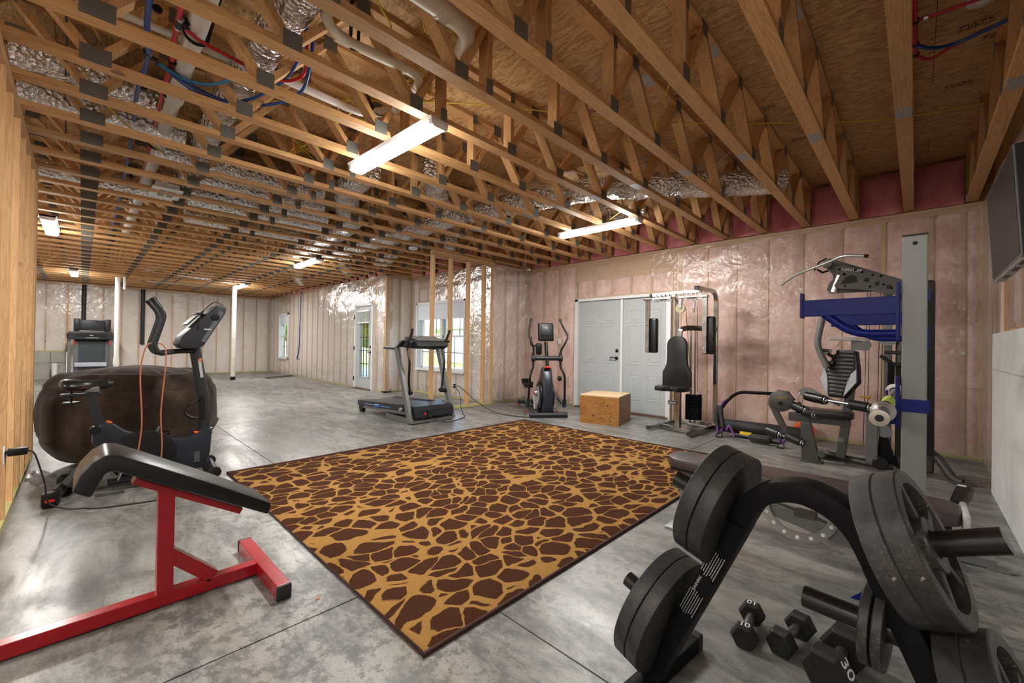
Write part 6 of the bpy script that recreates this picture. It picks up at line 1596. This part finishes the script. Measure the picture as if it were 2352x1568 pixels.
cable('tv_cable', [(.42, 3.22, 1.90), (.46, 3.12, 1.98), (.50, 3.05, 1.99), (.53, 2.95, 1.9)], .006, BLACKC, 'black cable looping from the back of the television', 'cable')
# ------------------------------------------------------------------ outlets, switch, cords
def outlet(loc, rz, label, sw=False):
    t = thing('light_switch' if sw else 'power_outlet', label, 'switch' if sw else 'outlet', loc, rz)
    m = MB(True); m.rbox((0, .004, 0), (.072, .008, .115), .004); m.build('cover_plate', WHITE, t)
    if sw:
        m = MB(True); m.box((0, -.004, 0), (.010, .012, .024)); m.build('toggle', WHITE, t, 0)
    else:
        for z in (-.02, .02):
            m = MB(True); m.lathe([(.016, 0), (.015, .002)], (0, -.001, z), (0, -1, 0), 16); m.build('socket', LEDBODY, t)
    return t
outlet((-5.115, 6.638, 1.245), 0, 'white light switch on the pink wall left of the double door', True)
outlet((-5.935, 4.632, .42), math.radians(90), 'white outlet on the second open stud with two plugs')
outlet((-4.07, -.322, .44), math.radians(180), 'white outlet on the open stud wall behind the red bench')
m = MB(); m.rbox((-4.05, -.272, .455), (.055, .085, .045), .008); m.cyl((-4.05, -.318, .455), (-4.05, -.30, .455), .012, n=10)
tag(m.build('power_adapter', BLKP), 'black plug-in adapter sticking out of the stud wall outlet', 'adapter')
for z, lab in ((.44, 'upper black plug in the outlet by the treadmill'), (.40, 'lower black plug in the outlet by the treadmill')):
    m = MB(); m.rbox((-5.905, 4.632, z), (.05, .028, .028), .006); tag(m.build('power_plug', BLKP), lab, 'plug')
cable('electrical_cable', [(-5.885, 4.632, .44), (-5.7, 4.66, .37), (-5.45, 4.75, .18), (-5.1, 4.85, .03), (-4.75, 4.9, .008), (-4.45, 5.0, .008), (-4.28, 5.1, .01)], .006, BLACKC, 'black cord running from the outlet to the elliptical', 'power cord')
cable('electrical_cable', [(-5.885, 4.632, .40), (-5.72, 4.60, .30), (-5.55, 4.50, .10), (-5.40, 4.42, .008), (-5.18, 4.28, .008), (-5.05, 4.05, .008), (-4.98, 3.75, .01), (-5.04, 3.58, .07), (-5.10, 3.52, .15)], .006, BLACKC, 'black cord running from the outlet to the treadmill', 'power cord')
cable('electrical_cable', [(-4.05, -.23, .455), (-4.06, -.20, .42), (-4.12, -.16, .22), (-4.18, -.14, .06), (-4.15, -.05, .007), (-4.10, .02, .006), (-4.02, .12, .006), (-3.95, .40, .006), (-4.0, .62, .006), (-4.25, .72, .03), (-4.42, .72, .06)], .0045, BLACKC, 'thin black cord from the stud wall adapter to the bike', 'power cord')
m = MB(); m.grid(lambda u, v: (-5.25 + .45 * u, -.29 + .16 * v, .012 + .14 * (1 - v) * (.5 + .5 * noise.noise(V((u * 4, v * 3, 2)))) + .02 * noise.noise(V((u * 9, v * 9, 7)))), 14, 8)
tag(m.build('plastic_scrap', FILM, None, 180), 'crumpled clear plastic on the floor by the stud wall', 'plastic sheet')
m = MB(); m.lathe([(.010, 0), (.012, .003), (.006, .005)], (-1.955, .766, 0), n=10); tag(m.build('pebble', mat('orange_pebble', (.35, .16, .08), .7)), 'tiny brown pebble on the floor near the red foot', 'pebble')
# ------------------------------------------------------------------ light, camera
w = bpy.data.worlds.new('sky'); S.world = w; w.use_nodes = True
nt = w.node_tree; bg = nt.nodes['Background']
sky = nt.nodes.new('ShaderNodeTexSky'); sky.sky_type = 'NISHITA'; sky.sun_disc = False; sky.sun_elevation = math.radians(42); sky.sun_rotation = math.radians(200); sky.dust_density = 2.0
nt.links.new(sky.outputs[0], bg.inputs['Color']); bg.inputs['Strength'].default_value = 1.3
led((-3.1, -2.0, ZT - .001), 0, 'added unseen fill light behind the open stud wall', 1.22, LP * .8)  # added out-of-view fill lamp, built like the visible fixtures
led((-9.0, -2.1, ZT - .001), 0, 'added unseen fill light at the rear of the empty floor', 1.22, LP * .8)  # unseen fixture added as fill for the far part of the room
led((-.35, -1.9, ZT - .001), 0, 'added unseen fill light behind the viewer', 1.22, LP * .75)  # fill lamp added behind the camera to brighten the foreground
cam = bpy.data.cameras.new('camera'); co = bpy.data.objects.new('camera', cam); COL.objects.link(co)
cam.sensor_width = 36; cam.lens = 36 * 957.5 / 2352; cam.clip_start = .05; cam.clip_end = 200
yaw, pit, rol = .7702, .0066, .0145
f = V((-math.sin(yaw) * math.cos(pit), math.cos(yaw) * math.cos(pit), math.sin(pit))); r = V((math.cos(yaw), math.sin(yaw), 0)); u = r.cross(f)
r2 = r * math.cos(rol) + u * math.sin(rol); u2 = u * math.cos(rol) - r * math.sin(rol)
mw = Matrix((r2, u2, -f)).transposed().to_4x4(); mw.translation = (0, 0, 1.173)
co.matrix_world = mw
S.camera = co
S.view_settings.view_transform = 'Standard'; S.view_settings.look = 'None'; S.view_settings.gamma = 1; S.view_settings.use_curve_mapping = False
S.view_settings.exposure = 0.0
S.cycles.use_denoising = True
S.cycles.max_bounces = 8; S.cycles.transparent_max_bounces = 12; S.cycles.diffuse_bounces = 5; S.cycles.glossy_bounces = 3
S.cycles.sample_clamp_indirect = 6; S.cycles.caustics_reflective = False; S.cycles.caustics_refractive = False
